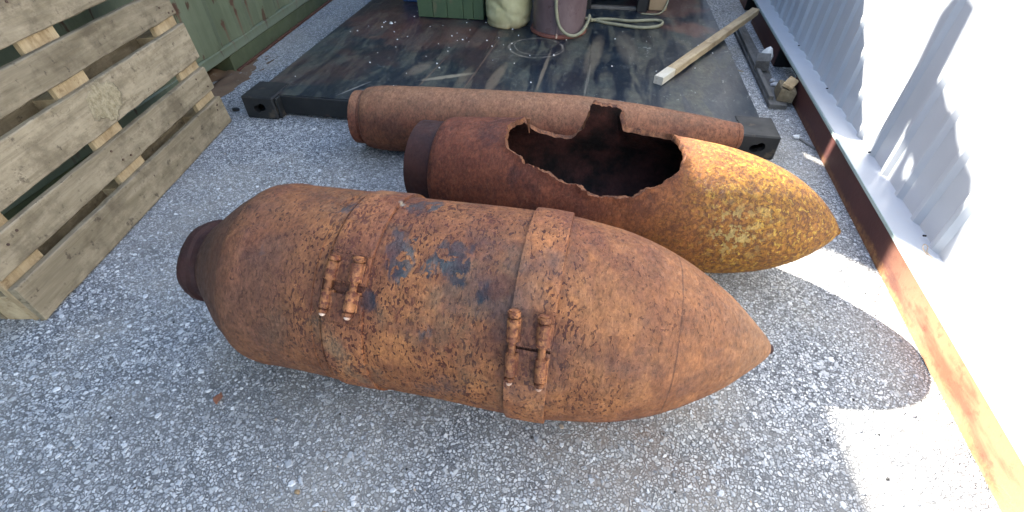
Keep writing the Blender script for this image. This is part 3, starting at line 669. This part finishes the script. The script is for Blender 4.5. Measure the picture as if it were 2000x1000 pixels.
# green crate of vertical boards
CR = thing('green_crate', 'dark green wooden crate of vertical boards at the back left of the deck', 'crate', (-1.128, 3.21, .107))
ws = [.0, .10, .195, .30, .365, .432]
for a, b in zip(ws, ws[1:]): box('board', (a+.0015, 0, .004), (b-.0015, .014, .55), M['wood_green'], CR, .002)
box('crate_body', (.004, .0145, .002), (.428, .60, .545), M['wood_green'], CR, .003)
bb = box('blue_box', (-1.34, 3.52, .107), (-1.17, 3.9, .45), M['blue'], None, .006); tag(bb, 'blue painted steel box behind the green crate', 'box')

# sack
def sack():
    bm = bmesh.new(); bmesh.ops.create_cone(bm, cap_ends=True, segments=72, radius1=1, radius2=1, depth=1)
    bm.free(); vs = []; fs = []; n = 90; H = 40
    for j in range(H+1):
        z = j/H*.42
        for k in range(n):
            a = 2*math.pi*k/n; r = .126+.014*math.sin(min(1, z/.15)*math.pi*.5)-.012*max(0, 1-z/.02)
            r *= 1+.05*math.cos(2*a+.6); p = Vector((math.cos(a), math.sin(a), z*6))
            r += .010*noise.noise(p*1.6)+.0055*noise.noise(Vector((p.x*2, p.y*2, p.z*3.5+a)))+.004*noise.noise(Vector((p.x*6, p.y*6, p.z*5)))
            fold = max(0, 1-abs(z-.10-.05*math.sin(a*1.5+2.2))/.018); r -= .006*fold
            if z < .02 and math.cos(a-3.6) > .3: r += .012
            vs.append((r*math.cos(a), r*math.sin(a), z))
    for j in range(H):
        for k in range(n): fs.append((j*n+k, j*n+(k+1) % n, (j+1)*n+(k+1) % n, (j+1)*n+k))
    fs.append(tuple(range(n-1, -1, -1))); fs.append(tuple(H*n+k for k in range(n)))
    o = mesh('sack', vs, fs, M['sack'], None, True); o.location = (-.53, 3.19, .1068)
    tag(o, 'full olive cloth sack standing between the green crate and the brown drum', 'sack')
sack()
# drum
DR = thing('steel_drum', 'brown painted steel drum with red oxide foot beside the olive sack', 'drum', (-.21, 3.115, .107), 0)
def vlathe(name, prof, mat, parent, seg=64):
    vs = []; fs = []; n = seg
    for z, r in prof:
        for k in range(n): a = 2*math.pi*k/n; vs.append((r*math.cos(a), r*math.sin(a), z))
    for i in range(len(prof)-1):
        for k in range(n): fs.append((i*n+k, i*n+(k+1) % n, (i+1)*n+(k+1) % n, (i+1)*n+k))
    fs.append(tuple(range(n-1, -1, -1))); fs.append(tuple((len(prof)-1)*n+k for k in range(n)))
    o = mesh(name, vs, fs, mat, parent, True); o.data.set_sharp_from_angle(angle=R(35)); return o
vlathe('body', [(.018, .155), (.022, .158), (.5, .158), (.52, .162), (.54, .158), (.9, .158)], M['drum'], DR)
vlathe('foot_ring', [(0, .168), (.008, .172), (.02, .168), (.0205, .15)], M['drum_red'], DR)
box('weld_seam', (-.004, -.1635, .02), (.004, -.155, .88), M['drum'], DR, .002)
bm = bmesh.new(); cyl(bm, (.002, -.168, .004), (.002, -.168, .03), .006, seg=10, bev=.002); frombm('bolt', bm, M['tip'], DR)
# hose: hangs over the drum and lies in a flat loop on the deck
h1 = tube('hose', [(-.245, 3.02, 1.0), (-.24, 2.97, .92), (-.228, 2.944, .6), (-.222, 2.941, .36), (-.215, 2.938, .26), (-.195, 2.932, .19), (-.155, 2.932, .148), (-.105, 2.952, .132), (-.062, 2.995, .145), (-.036, 3.05, .18), (-.030, 3.10, .20), (-.03, 3.17, .17), (-.02, 3.25, .13), (.03, 3.32, .118), (.12, 3.335, .117), (.22, 3.32, .117), (.33, 3.35, .117), (.405, 3.36, .117), (.425, 3.31, .117), (.38, 3.235, .117), (.28, 3.205, .117), (.16, 3.235, .117), (.05, 3.27, .117), (-.03, 3.32, .117), (-.12, 3.34, .117), (-.2, 3.32, .117)], .0095, M['hose'], None, 10, 8)
tag(h1, 'thick beige hose hanging round the brown drum and looped on the deck', 'hose')
h2 = tube('thin_hose', [(.30, 3.5, .112), (.40, 3.50, .113), (.45, 3.55, .13), (.475, 3.61, .2), (.48, 3.64, .3), (.45, 3.72, .6), (.40, 3.8, .9)], .005, M['hose'], None, 8, 6)
tag(h2, 'thin pale hose rising beside the tan foot of the machine', 'hose')

# ================================================================== BATTEN
BT = thing('wooden_batten', 'long pale wooden batten with fresh whitish end bridging deck and right rail', 'batten', (.345, 2.405, .1068))
dv = Vector((1.005-.345, 3.50-2.405, .031)); bl = dv.length
BT.rotation_euler = (0, -math.asin(dv.z/bl), math.atan2(dv.y, dv.x))
o = rough_board('shaft', bl-.13, .040, .048, M['wood_stick'], BT, 3, .0, .002, 22, .0015); o.location = (.13, -.024, 0)
o = rough_board('fresh_end', .1298, .040, .048, M['wood_end'], BT, 4, .0, .0006, 3, .0003); o.location = (0, -.024, 0)

# ================================================================== RIGHT SIDE TIMBER AND RUBBLE
def place_beam(name, label, cat, p, q, W, H, mat, seed, roll=0, group=None, nx=12, chip=.001):
    p = Vector(p); q = Vector(q); d = q-p; o = rough_board(name, d.length, H, W, mat, None, seed, .002, .002, nx, chip)
    xa = d.normalized(); za = Vector((0, 0, 1)); ya = za.cross(xa).normalized(); za = xa.cross(ya)
    Mx = Matrix((xa, ya, za)).transposed().to_4x4() @ Matrix.Rotation(roll, 4, 'X') @ Matrix.Translation((0, -W/2, 0))
    Mx.translation = Mx.translation+p if False else (Matrix.Translation(p) @ Mx).translation
    o.matrix_world = Mx; return tag(o, label, cat, group)
place_beam('plank', 'grey weathered plank lying on the gravel against the maroon rail', 'plank', (.955, 2.45, .0025), (.975, 3.72, .0025), .085, .022, M['wood_grey'], 8)
place_beam('timber', 'narrow grey timber lying along the outer edge of the weathered plank', 'timber', (.925, 2.50, .026), (.955, 3.55, .026), .024, .02, M['wood_grey'], 9)
place_beam('wood_block', 'near squared wood block with pale split top standing by the rail end of the plank', 'wood block', (.985, 2.485, .0265), (1.0, 2.60, .0265), .075, .06, M['wood'], 21, R(6), None, 3, .002)
place_beam('wood_chip', 'pale split chip of wood lying on top of the near wood block', 'wood chip', (.975, 2.49, .094), (1.03, 2.58, .098), .05, .016, M['wood_new'], 22, R(14), None, 3, .003)
place_beam('wood_block', 'dark grey wood block sitting midway on the plank beside the rail opening', 'wood block', (.955, 2.86, .0265), (.985, 2.97, .03), .07, .06, M['wood_grey'], 23, R(-8), None, 3, .002)
def rock(name, p, s, mat, label, cat, seed, sub=2, group=None):
    bm = bmesh.new(); bmesh.ops.create_icosphere(bm, subdivisions=sub, radius=1)
    for v in bm.verts:
        n_ = v.co.normalized(); v.co = n_*(1+.35*noise.noise(n_*1.4+Vector((seed*3.1, 0, 0)))+.12*noise.noise(n_*4+Vector((0, seed, 0)))); v.co = Vector((v.co.x*s[0], v.co.y*s[1], v.co.z*s[2]))
    mz = min(v.co.z for v in bm.verts)
    for v in bm.verts: v.co.z = max(v.co.z, mz*.7)
    mz = min(v.co.z for v in bm.verts)
    o = frombm(name, bm, mat, None, False); o.location = (p[0], p[1], p[2]-mz); return tag(o, label, cat, group)
rock('rubble_stone', (1.0, 2.99, .03), (.034, .03, .05), M['crumb'], 'white chalky lump leaning behind the dark grey block', 'stone', 4)
rock('rubble_stone', (.985, 2.68, .025), (.018, .02, .012), M['stone'], 'larger grey stone chip lying between the two wood blocks', 'stone', 5)
rock('rubble_stone', (.985, 2.735, .025), (.013, .011, .009), M['stone'], 'smaller pale stone chip just beyond the larger one on the plank', 'stone', 6)
rock('rubble_stone', (.97, 2.16, .001), (.016, .012, .01), M['crumb'], 'white stone chip on the gravel beside a dark splinter near the right rail', 'stone', 7)
place_beam('splinter', 'thin dark wood splinter lying on gravel near the right rail', 'splinter', (.985, 2.155, .002), (1.03, 2.07, .002), .012, .006, M['wood_grey'], 31, 0, None, 4, .001)
place_beam('splinter', 'short brown splinter on the gravel between deck and grey plank', 'splinter', (.835, 2.92, .002), (.875, 2.90, .002), .008, .005, M['wood'], 32, 0, None, 4, .001)
rock('rubble_stone', (-1.715, 2.005, .001), (.02, .012, .008), M['casting'], 'dark stone chip on the gravel off the pallet far corner', 'stone', 8)
# loose dark grit specks on the sunlit concrete, too small to count
rn = random.Random(21); vs = []; fs = []
for i in range(260):
    X = rn.uniform(-1.4, .95); Y = rn.uniform(.25, 1.9); s_ = rn.uniform(.0012, .0035); b = len(vs)
    for z, q in ((0, 1), (s_*1.1, .5)):
        for k in range(4): vs.append((X+s_*q*math.cos(k*1.57+i)*rn.uniform(.7, 1.3), Y+s_*q*math.sin(k*1.57+i), z))
    fs += [(b+k, b+(k+1) % 4, b+4+(k+1) % 4, b+4+k) for k in range(4)]+[(b+4, b+5, b+6, b+7)]
tag(mesh('grit', vs, fs, M['casting']), 'tiny dark specks of grit lying loose over the pale aggregate', 'grit', kind='stuff')
# dry leaf
vs = []; fs = []
n = 9
for i in range(n):
    t = i/(n-1); wv = .011*math.sin(math.pi*min(1, t*1.05+.02))
    for k in (-1, -.5, 0, .5, 1): vs.append((t*.034-.017, k*wv, .004+.006*abs(k)+.003*math.sin(t*5)))
for i in range(n-1):
    for k in range(4): fs.append((i*5+k, (i+1)*5+k, (i+1)*5+k+1, i*5+k+1))
lf = mesh('dry_leaf', vs, fs, M['leaf'], None, True); md = lf.modifiers.new('s', 'SOLIDIFY'); md.thickness = .0008; lf.location = (-.843, .524, .001); lf.rotation_euler = (0, 0, R(105))
tag(lf, 'small brown dry leaf on the gravel in front of the banded casing', 'leaf')
for i, (x, y, s) in enumerate(((-.537, .341, .008), (-.46, .31, .005), (.77, .58, .005))):
    rock('pebble', (x, y, 0), (s, s*.8, s*.5), M['tan'] if i < 2 else M['casting'], ['larger tan pebble at the bottom edge below the banded casing', 'smaller tan pebble right of the larger one at the bottom edge', 'small dark pebble in the sunlit ground at the lower right'][i], 'pebble', 12+i, 1)

# ================================================================== PALLET
PL_u = Vector((math.sin(-.138), math.cos(-.138), 0)); LEAN = R(86.0)
PL_h = Vector((-math.cos(-.138), math.sin(-.138), 0)); v_ = PL_h*math.cos(LEAN)+Vector((0, 0, 1))*math.sin(LEAN)
y_ = v_.cross(PL_u)
pal = thing('wooden_pallet', 'weathered wooden pallet standing on its long edge against the green container', 'pallet')
Bp = Vector((-1.668, 1.895, .003))
pal.matrix_world = Matrix.Translation(Bp) @ Matrix((PL_u, y_, v_)).transposed().to_4x4()
# local x along the boards (0 far end .. -1.256), y behind, z up the face
LB = 1.225; vpos = [(0, .130), (.166, .100), (.302, .143), (.482, .100), (.618, .14)]
for i, (z, w_) in enumerate(vpos):
    off_ = [.0, -.004, .003, -.006, .002][i]
    o = rough_board('deck_board', LB, w_, .022, M['wood_patch'] if i == 2 else M['wood'], pal, 40+i, .004, .003, 26, .0018); o.location = (-LB+off_, 0, z)
for x in (-.145, -.70, -LB+.0):
    o = rough_board('stringer_board', .745, .145, .022, M['wood_new'], pal, int(60-x*10), .003, .001, 10, .001)
    o.matrix_local = Matrix(((0, 0, 1, x), (0, 1, 0, .0225), (-1, 0, 0, .745), (0, 0, 0, 1)))
bmat = M['wood_new']
for x in (-.145, -.70, -LB):
    for z, hh in ((.001, .10), (.32, .12), (.64, .10)):
        box('block', (x+.002, .0452, z), (x+.143, .1225, z+hh), bmat, pal, .002)
for z, hh in ((.0, .10), (.33, .12), (.64, .10)):
    o = rough_board('bottom_board', LB, hh, .021, M['wood'], pal, int(80+z*10), .003, .002, 16, .001); o.location = (-LB, .123, z)
rn = random.Random(5); bm = bmesh.new()
for (z, w_) in vpos:
    for x in (-.07, -.63, -LB+.075):
        for q in range(3):
            p = (x+rn.uniform(-.05, .05), -.0006, z+w_*rn.uniform(.15, .85)); cyl(bm, p, (p[0], .004, p[2]), .0042, seg=8)
o = frombm('nail_heads', bm, M['nail'], pal); o['kind'] = 'stuff'

# ================================================================== CASING 1 (near, banded, pointed nose)
def casing_root(name, label, P0, az):
    return thing(name, label, 'bomb casing', P0, R(az))
b1 = casing_root('bomb_casing', 'nearest orange rusted bomb casing with two clamp bands and a pointed nose', (-.8749, .7819, .2365), -2.657)
body1 = [(-.002, .112), (.03, .138), (.065, .166), (.10, .193), (.1375, .2145), (.155, .2230), (.185, .2285), (.228, .2290), (.4024, .2318), (.6037, .2341), (.78, .2365), (.845, .2362), (.9122, .2301), (1.0195, .2118), (1.1269, .1717), (1.2342, .109), (1.3012, .0517), (1.330, .0235), (1.338, .012), (1.3415, .001)]
sp = smooth_prof(body1, 110)
# weld step where the tail cone meets the body
sp = [(s, r+(.0028 if s > .139 else 0)-(.0012 if s > .2 else 0)) for s, r in sp]
lathe('shell', sp, M['orange'], b1, 176, .0011, 5)
tl = [(-.072, .02), (-.072, .078), (-.068, .094), (-.057, .106), (-.042, .110), (-.032, .109), (-.027, .102), (-.018, .101), (-.004, .107), (.006, .117)]
lathe('tail_collar', tl, M['tailplate'], b1, 110, .0035, 16)
bm = bmesh.new(); cyl(bm, (1.334, 0, 0), (1.346, 0, 0), .0125, .009, 20, .002); frombm('nose_plug', bm, M['tailplate'], b1)
def band(name, s0, s1, dr, gap, extra=0):
    pr = []; r = lambda s: interp(sp, s)
    pr = [(s0, r(s0)-.002), (s0+.0004, r(s0)+dr), (s0+.002, r(s0)+dr+.0006)] + [(s0+(s1-s0)*k/6, r(s0+(s1-s0)*k/6)+dr+.0006) for k in range(1, 6)] + [(s1-.002, r(s1)+dr+.0006), (s1-.0004, r(s1)+dr), (s1, r(s1)-.002)]
    o = lathe(name, pr, M['band'], b1, 150, .0008, 7, gap[1], gap[0]+360, True, 3); md = None
    return o
band('clamp_band', .405, .493, .0058, (-50, -41)); band('clamp_band', .789, .873, .0078, (-57.5, -56.2))
lathe('weld_line', [(.3745, interp(sp, .3745)-.001), (.3755, interp(sp, .3755)+.0014), (.3775, interp(sp, .3775)+.0014), (.3785, interp(sp, .3785)-.001)], M['orange'], b1, 150, .0006, 7)
lathe('weld_line', [(.3945, interp(sp, .3945)-.001), (.396, interp(sp, .396)+.0018), (.398, interp(sp, .398)+.0018), (.3995, interp(sp, .3995)-.001)], M['orange'], b1, 150, .0006, 7)
def lug_column(s, tm, half, sc=1.0, ds=0, sink=0):
    root = bpy.data.objects.new('clamp_bolt', None)
    r = interp(sp, s)+.0145*sc+sink; t = R(tm); rad = Vector((0, math.sin(t), math.cos(t))); tan = Vector((0, math.cos(t), -math.sin(t)))
    def P(a, k=0): return Vector((s, 0, 0))+rad*(r+k)+tan*a*half+Vector((ds*a, 0, 0))
    bm = bmesh.new()
    cyl(bm, P(1.0), P(.80), .0128*sc, .0122*sc, 18, .003); cyl(bm, P(.78), P(.17), .0122*sc, .0118*sc, 20, .002)
    wp = .006*sc
    for a0, a1 in ((.78, .17), (-.12, -.76)):
        p0, p1 = P(a0), P(a1); ax = (p1-p0).normalized(); side = Vector((1, 0, 0)); nn = side.cross(ax).normalized()
        Mx = Matrix((side, ax, nn)).transposed().to_4x4(); Mx.translation = (p0+p1)/2
        zc = -1 if nn.dot(rad) > 0 else 1
        lo = (-.011*sc+.004, -(p1-p0).length/2, min(0, zc*.036)); hi = (.014*sc, (p1-p0).length/2, max(0, zc*.036))
        bbox(bm, lo, hi, .0015, Mx)
    cyl(bm, P(-.12), P(-.76), .0108*sc, .0105*sc, 20, .002)
    cyl(bm, P(.20), P(-.15), .0072*sc, seg=14)
    cyl(bm, P(-.78), P(-.90), .0105*sc, .0095*sc, 8, .0015)
    bmesh.ops.triangulate(bm, faces=[f for f in bm.faces if len(f.verts) > 4]); bmesh.ops.subdivide_edges(bm, edges=[e for e in bm.edges if e.calc_length() > .012], cuts=2, use_grid_fill=True)
    o = frombm('clamp_bolt', bm, M['lug'], b1); bm = bmesh.new(); cyl(bm, P(-.9), P(-1.0), .0068*sc, .005*sc, 12, .0015); frombm('bolt_tip', bm, M['tip'], o)
    # rough the surface
    for v in o.data.vertices: v.co += Vector((noise.noise(v.co*70), noise.noise(v.co*70+Vector((5, 0, 0))), noise.noise(v.co*70+Vector((0, 5, 0)))))*.0005
    return o
for s0, s1, t0, t1 in ((.792, .87, -40, -53.5), (.792, .87, -59.5, -75), (.408, .49, -27, -40), (.408, .49, -46, -60)):
    q = [(s0, interp(sp, s0)), (s0+.0015, interp(sp, s0)+.0105), (s1-.0015, interp(sp, s1)+.0105), (s1, interp(sp, s1))]
    lathe('clamp_pad', q, M['orange'], b1, 14, .0012, 30, t1, t0, False)
rn = random.Random(9); bm = bmesh.new()
for (sa, sb, ta) in ((.79, .872, -40), (.79, .872, -75), (.408, .49, -27), (.408, .49, -60)):
    for k in range(26):
        s_ = sa+(sb-sa)*k/25; t = R(ta+rn.uniform(-.8, .8)); q = interp(sp, s_)+.006
        bmesh.ops.create_icosphere(bm, subdivisions=1, radius=rn.uniform(.0022, .0042), matrix=Matrix.Translation((s_, q*math.sin(t), q*math.cos(t))))
frombm('weld_bead', bm, M['orange'], b1, True)['kind'] = 'stuff'
lug_column(.800, -57, .074, 1.0, -.003); lug_column(.857, -57.5, .074, 1.0, -.003)
lug_column(.416, -43, .062, 1.0, .003, -.004); lug_column(.470, -42.5, .064, 1.08, .002, -.004)

# ================================================================== CASING 2 (middle, torn open)
b2 = casing_root('bomb_casing', 'torn open bomb casing with ochre yellow rounded nose and a big jagged hole', (-1.0998, 1.4677, .2045), -7.7)
def r_b2(s, r0=.0336, RR=.2057, s0=1.2255, L=1.8926, pp=3.5175, q=.8078):
    t = min(1, max(0, (s-s0)/(L-s0)))
    if s < s0: v = r0+(RR-r0)*math.sin(min(1, s/s0)*math.pi/2)
    else: v = RR*max(0, 1-t**pp)**q
    return v
hole = [(.912, 16), (.905, 25), (.897, 38), (.905, 52), (.935, 61), (.965, 66), (1.0, 68), (1.03, 69), (1.065, 64), (1.085, 55), (1.098, 44), (1.108, 34), (1.116, 25.6), (1.135, 25.8), (1.15, 27.5), (1.19, 28), (1.208, 30), (1.214, 34), (1.222, 35), (1.235, 31), (1.27, 30.5), (1.30, 30.5), (1.33, 31), (1.356, 29), (1.374, 20), (1.388, 12), (1.405, -5), (1.412, -18), (1.405, -28), (1.382, -36), (1.348, -45), (1.3, -54), (1.25, -58.5), (1.2, -60), (1.175, -59), (1.168, -56.5), (1.155, -57.5), (1.126, -54), (1.10, -53.5), (1.064, -50.5), (1.035, -48), (1.006, -45), (.985, -44), (.964, -41.5), (.94, -37), (.908, -31), (.893, -22), (.889, -12), (.884, -5), (.9, 8)]
def jag(poly, amp=.0045, step=.005):
    rn = random.Random(2); out = []
    for i in range(len(poly)):
        a = Vector((poly[i][0], R(poly[i][1])*.2)); b_ = poly[(i+1) % len(poly)]; b = Vector((b_[0], R(b_[1])*.2)); d = b-a; n = max(1, int(d.length/step))
        nr = Vector((-d.y, d.x)).normalized()
        for k in range(n): out.append(a+d*k/n+nr*amp*(rn.uniform(-1, 1)*.45+1.3*noise.noise(Vector(((a+d*k/n).x*28, (a+d*k/n).y*28, 0)))+.9*noise.noise(Vector(((a+d*k/n).x*80, (a+d*k/n).y*80, 3)))))
    return out
HP = jag(hole)
def inpoly(p, poly):
    c = False; j = len(poly)-1
    for i in range(len(poly)):
        a, b = poly[i], poly[j]
        if (a[1] > p[1]) != (b[1] > p[1]) and p[0] < (b[0]-a[0])*(p[1]-a[1])/(b[1]-a[1])+a[0]: c = not c
        j = i
    return c
S0, S1 = .672, 1.8895; NA = 120; U = math.pi*.2
ss = []; s = S0
while s < S1-.002: ss.append(s); s += (.012 if s < 1.75 else max(.0035, (S1-s)*.12))
ss.append(S1)
co = []; ed = []
rows_ = []
for s in ss:
    row = []
    for k in range(NA+1):
        p = Vector((s, -U+2*U*k/NA)); row.append(len(co)); co.append(p)
    rows_.append(row)
keep = [i for i, p in enumerate(co)]
# drop grid points too near the tear line
def near(p): return .86 < p.x < 1.44 and min((q-p).length_squared for q in HP) < .0035**2
co2 = []; mp = {}
for i, p in enumerate(co):
    if i % (NA+1) in (0, NA) or not near(p): mp[i] = len(co2); co2.append(p)
b0 = len(co2); co2 += HP; ed = [(b0+i, b0+(i+1) % len(HP)) for i in range(len(HP))]
for r_ in (rows_[0], rows_[-1]): ed += [(mp[a], mp[b]) for a, b in zip(r_, r_[1:]) if a in mp and b in mp]
V2, E2, F2, *_ = delaunay_2d_cdt(co2, ed, [], 0, 1e-7)
def sm(a, b, x): t = min(1, max(0, (x-a)/(b-a))); return t*t*(3-2*t)
def surf(p):
    s, th = p[0], p[1]/.2; r = r_b2(s)
    y, z = r*math.sin(th), r*math.cos(th)
    tb = R(78)
    wt = sm(1.055, 1.112, s)*(1-sm(1.208, 1.238, s))
    if wt > 0 and 0 < th < tb:
        a = (tb-th)*r; y2 = r*math.sin(tb)-a*math.cos(tb); z2 = r*math.cos(tb)+a*math.sin(tb)
        y = y+(y2-y)*wt; z = z+(z2-z)*wt
    v = Vector((s, y, z)); n_ = Vector((0, y, z)).normalized()
    v += n_*(noise.noise(v*5)*.002+noise.noise(v*24)*.0006)
    dd = 1
    if .84 < s < 1.46:
        dd = min((Vector((p[0], p[1]))-q).length for q in HP)
        v += n_*(max(0, 1-dd/.022)**2*(.0035+.007*noise.noise(v*24)))
    return v
vs = [surf(v) for v in V2]; fs = []
for f in F2:
    c = sum((Vector(V2[i]) for i in f), Vector((0, 0)))/len(f)
    if .86 < c.x < 1.44 and inpoly(c, HP): continue
    fs.append(tuple(f))
me = bpy.data.meshes.new('shell'); me.from_pydata([tuple(v) for v in vs], [], fs)
bm = bmesh.new(); bm.from_mesh(me); bmesh.ops.remove_doubles(bm, verts=bm.verts, dist=2e-5)
bmesh.ops.recalc_face_normals(bm, faces=bm.faces)
# outward orientation test
fc = max(bm.faces, key=lambda f: -f.calc_center_median().z)
if fc.normal.z > 0: bmesh.ops.reverse_faces(bm, faces=bm.faces)
for v in [v for v in bm.verts if not v.link_faces]: bm.verts.remove(v)
bm.to_mesh(me); bm.free()
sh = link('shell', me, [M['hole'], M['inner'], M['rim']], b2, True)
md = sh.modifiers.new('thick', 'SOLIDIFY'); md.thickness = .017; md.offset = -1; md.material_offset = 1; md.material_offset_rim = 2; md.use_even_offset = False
dg = bpy.context.evaluated_depsgraph_get(); me2 = bpy.data.meshes.new_from_object(sh.evaluated_get(dg)); sh.modifiers.clear(); sh.data = me2
for p in me2.polygons:
    if p.material_index == 2: p.use_smooth = False
me2.set_sharp_from_angle(angle=R(50))
lathe('tail_edge', [(.652, .140), (.655, .156), (.660, .1605), (.6725, .1635), (.6725, .150)], M['hole'], b2, 120, .0008, 9)
lathe('tail_plate', [(.558, .02), (.558, .130), (.563, .140), (.60, .143), (.656, .1435), (.656, .02)], M['tailplate'], b2, 120, .0012, 9)
bm = bmesh.new(); cyl(bm, (1.8875, 0, 0), (1.894, 0, 0), .013, .009, 20, .002); frombm('nose_plug', bm, M['hole'], b2)
# splinters of steel hanging in the tear
for (s_, th_, ln, w_) in ((.915, 34, .05, .006),):
    t = R(th_); p = Vector((s_, .192*math.sin(t), .192*math.cos(t)))
    mesh('torn_sliver', [p+Vector((-w_, 0, 0)), p+Vector((w_, .003, 0)), p+Vector((w_*.9, -.004, -ln)), p+Vector((-w_, .006, 0)), p+Vector((w_, .009, 0)), p+Vector((w_*1.1, .0, -ln))],
         [(0, 1, 2), (5, 4, 3), (0, 3, 4, 1), (1, 4, 5, 2), (2, 5, 3, 0)], M['rim'], b2)

# ================================================================== CASING 3 (far, slim)
b3 = casing_root('bomb_casing', 'slim brown rusted bomb casing lying farthest back against the deck front', (-.9600, 1.7912, .1362), 3.11)
p3 = [(.050, .1120), (.056, .1215), (.08, .1275), (.12, .1325), (.19, .1351), (.4775, .1352), (.7162, .1342), (.9549, .1269), (1.1141, .1145), (1.2733, .0975), (1.4324, .076), (1.54, .0585), (1.572, .054)]
lathe('shell', smooth_prof(p3, 90), M['brown'], b3, 150, .0009, 6)
lathe('base_cap', [(0, .02), (0, .105), (.003, .1085), (.030, .1095), (.036, .107), (.038, .1035), (.049, .1035), (.0505, .112)], M['brown'], b3, 120, .0006, 8)
lathe('nose_cap', [(1.5725, .0535), (1.5745, .0515), (1.577, .053), (1.590, .0505), (1.594, .047), (1.594, .01)], M['brown'], b3, 80, .0004, 8)
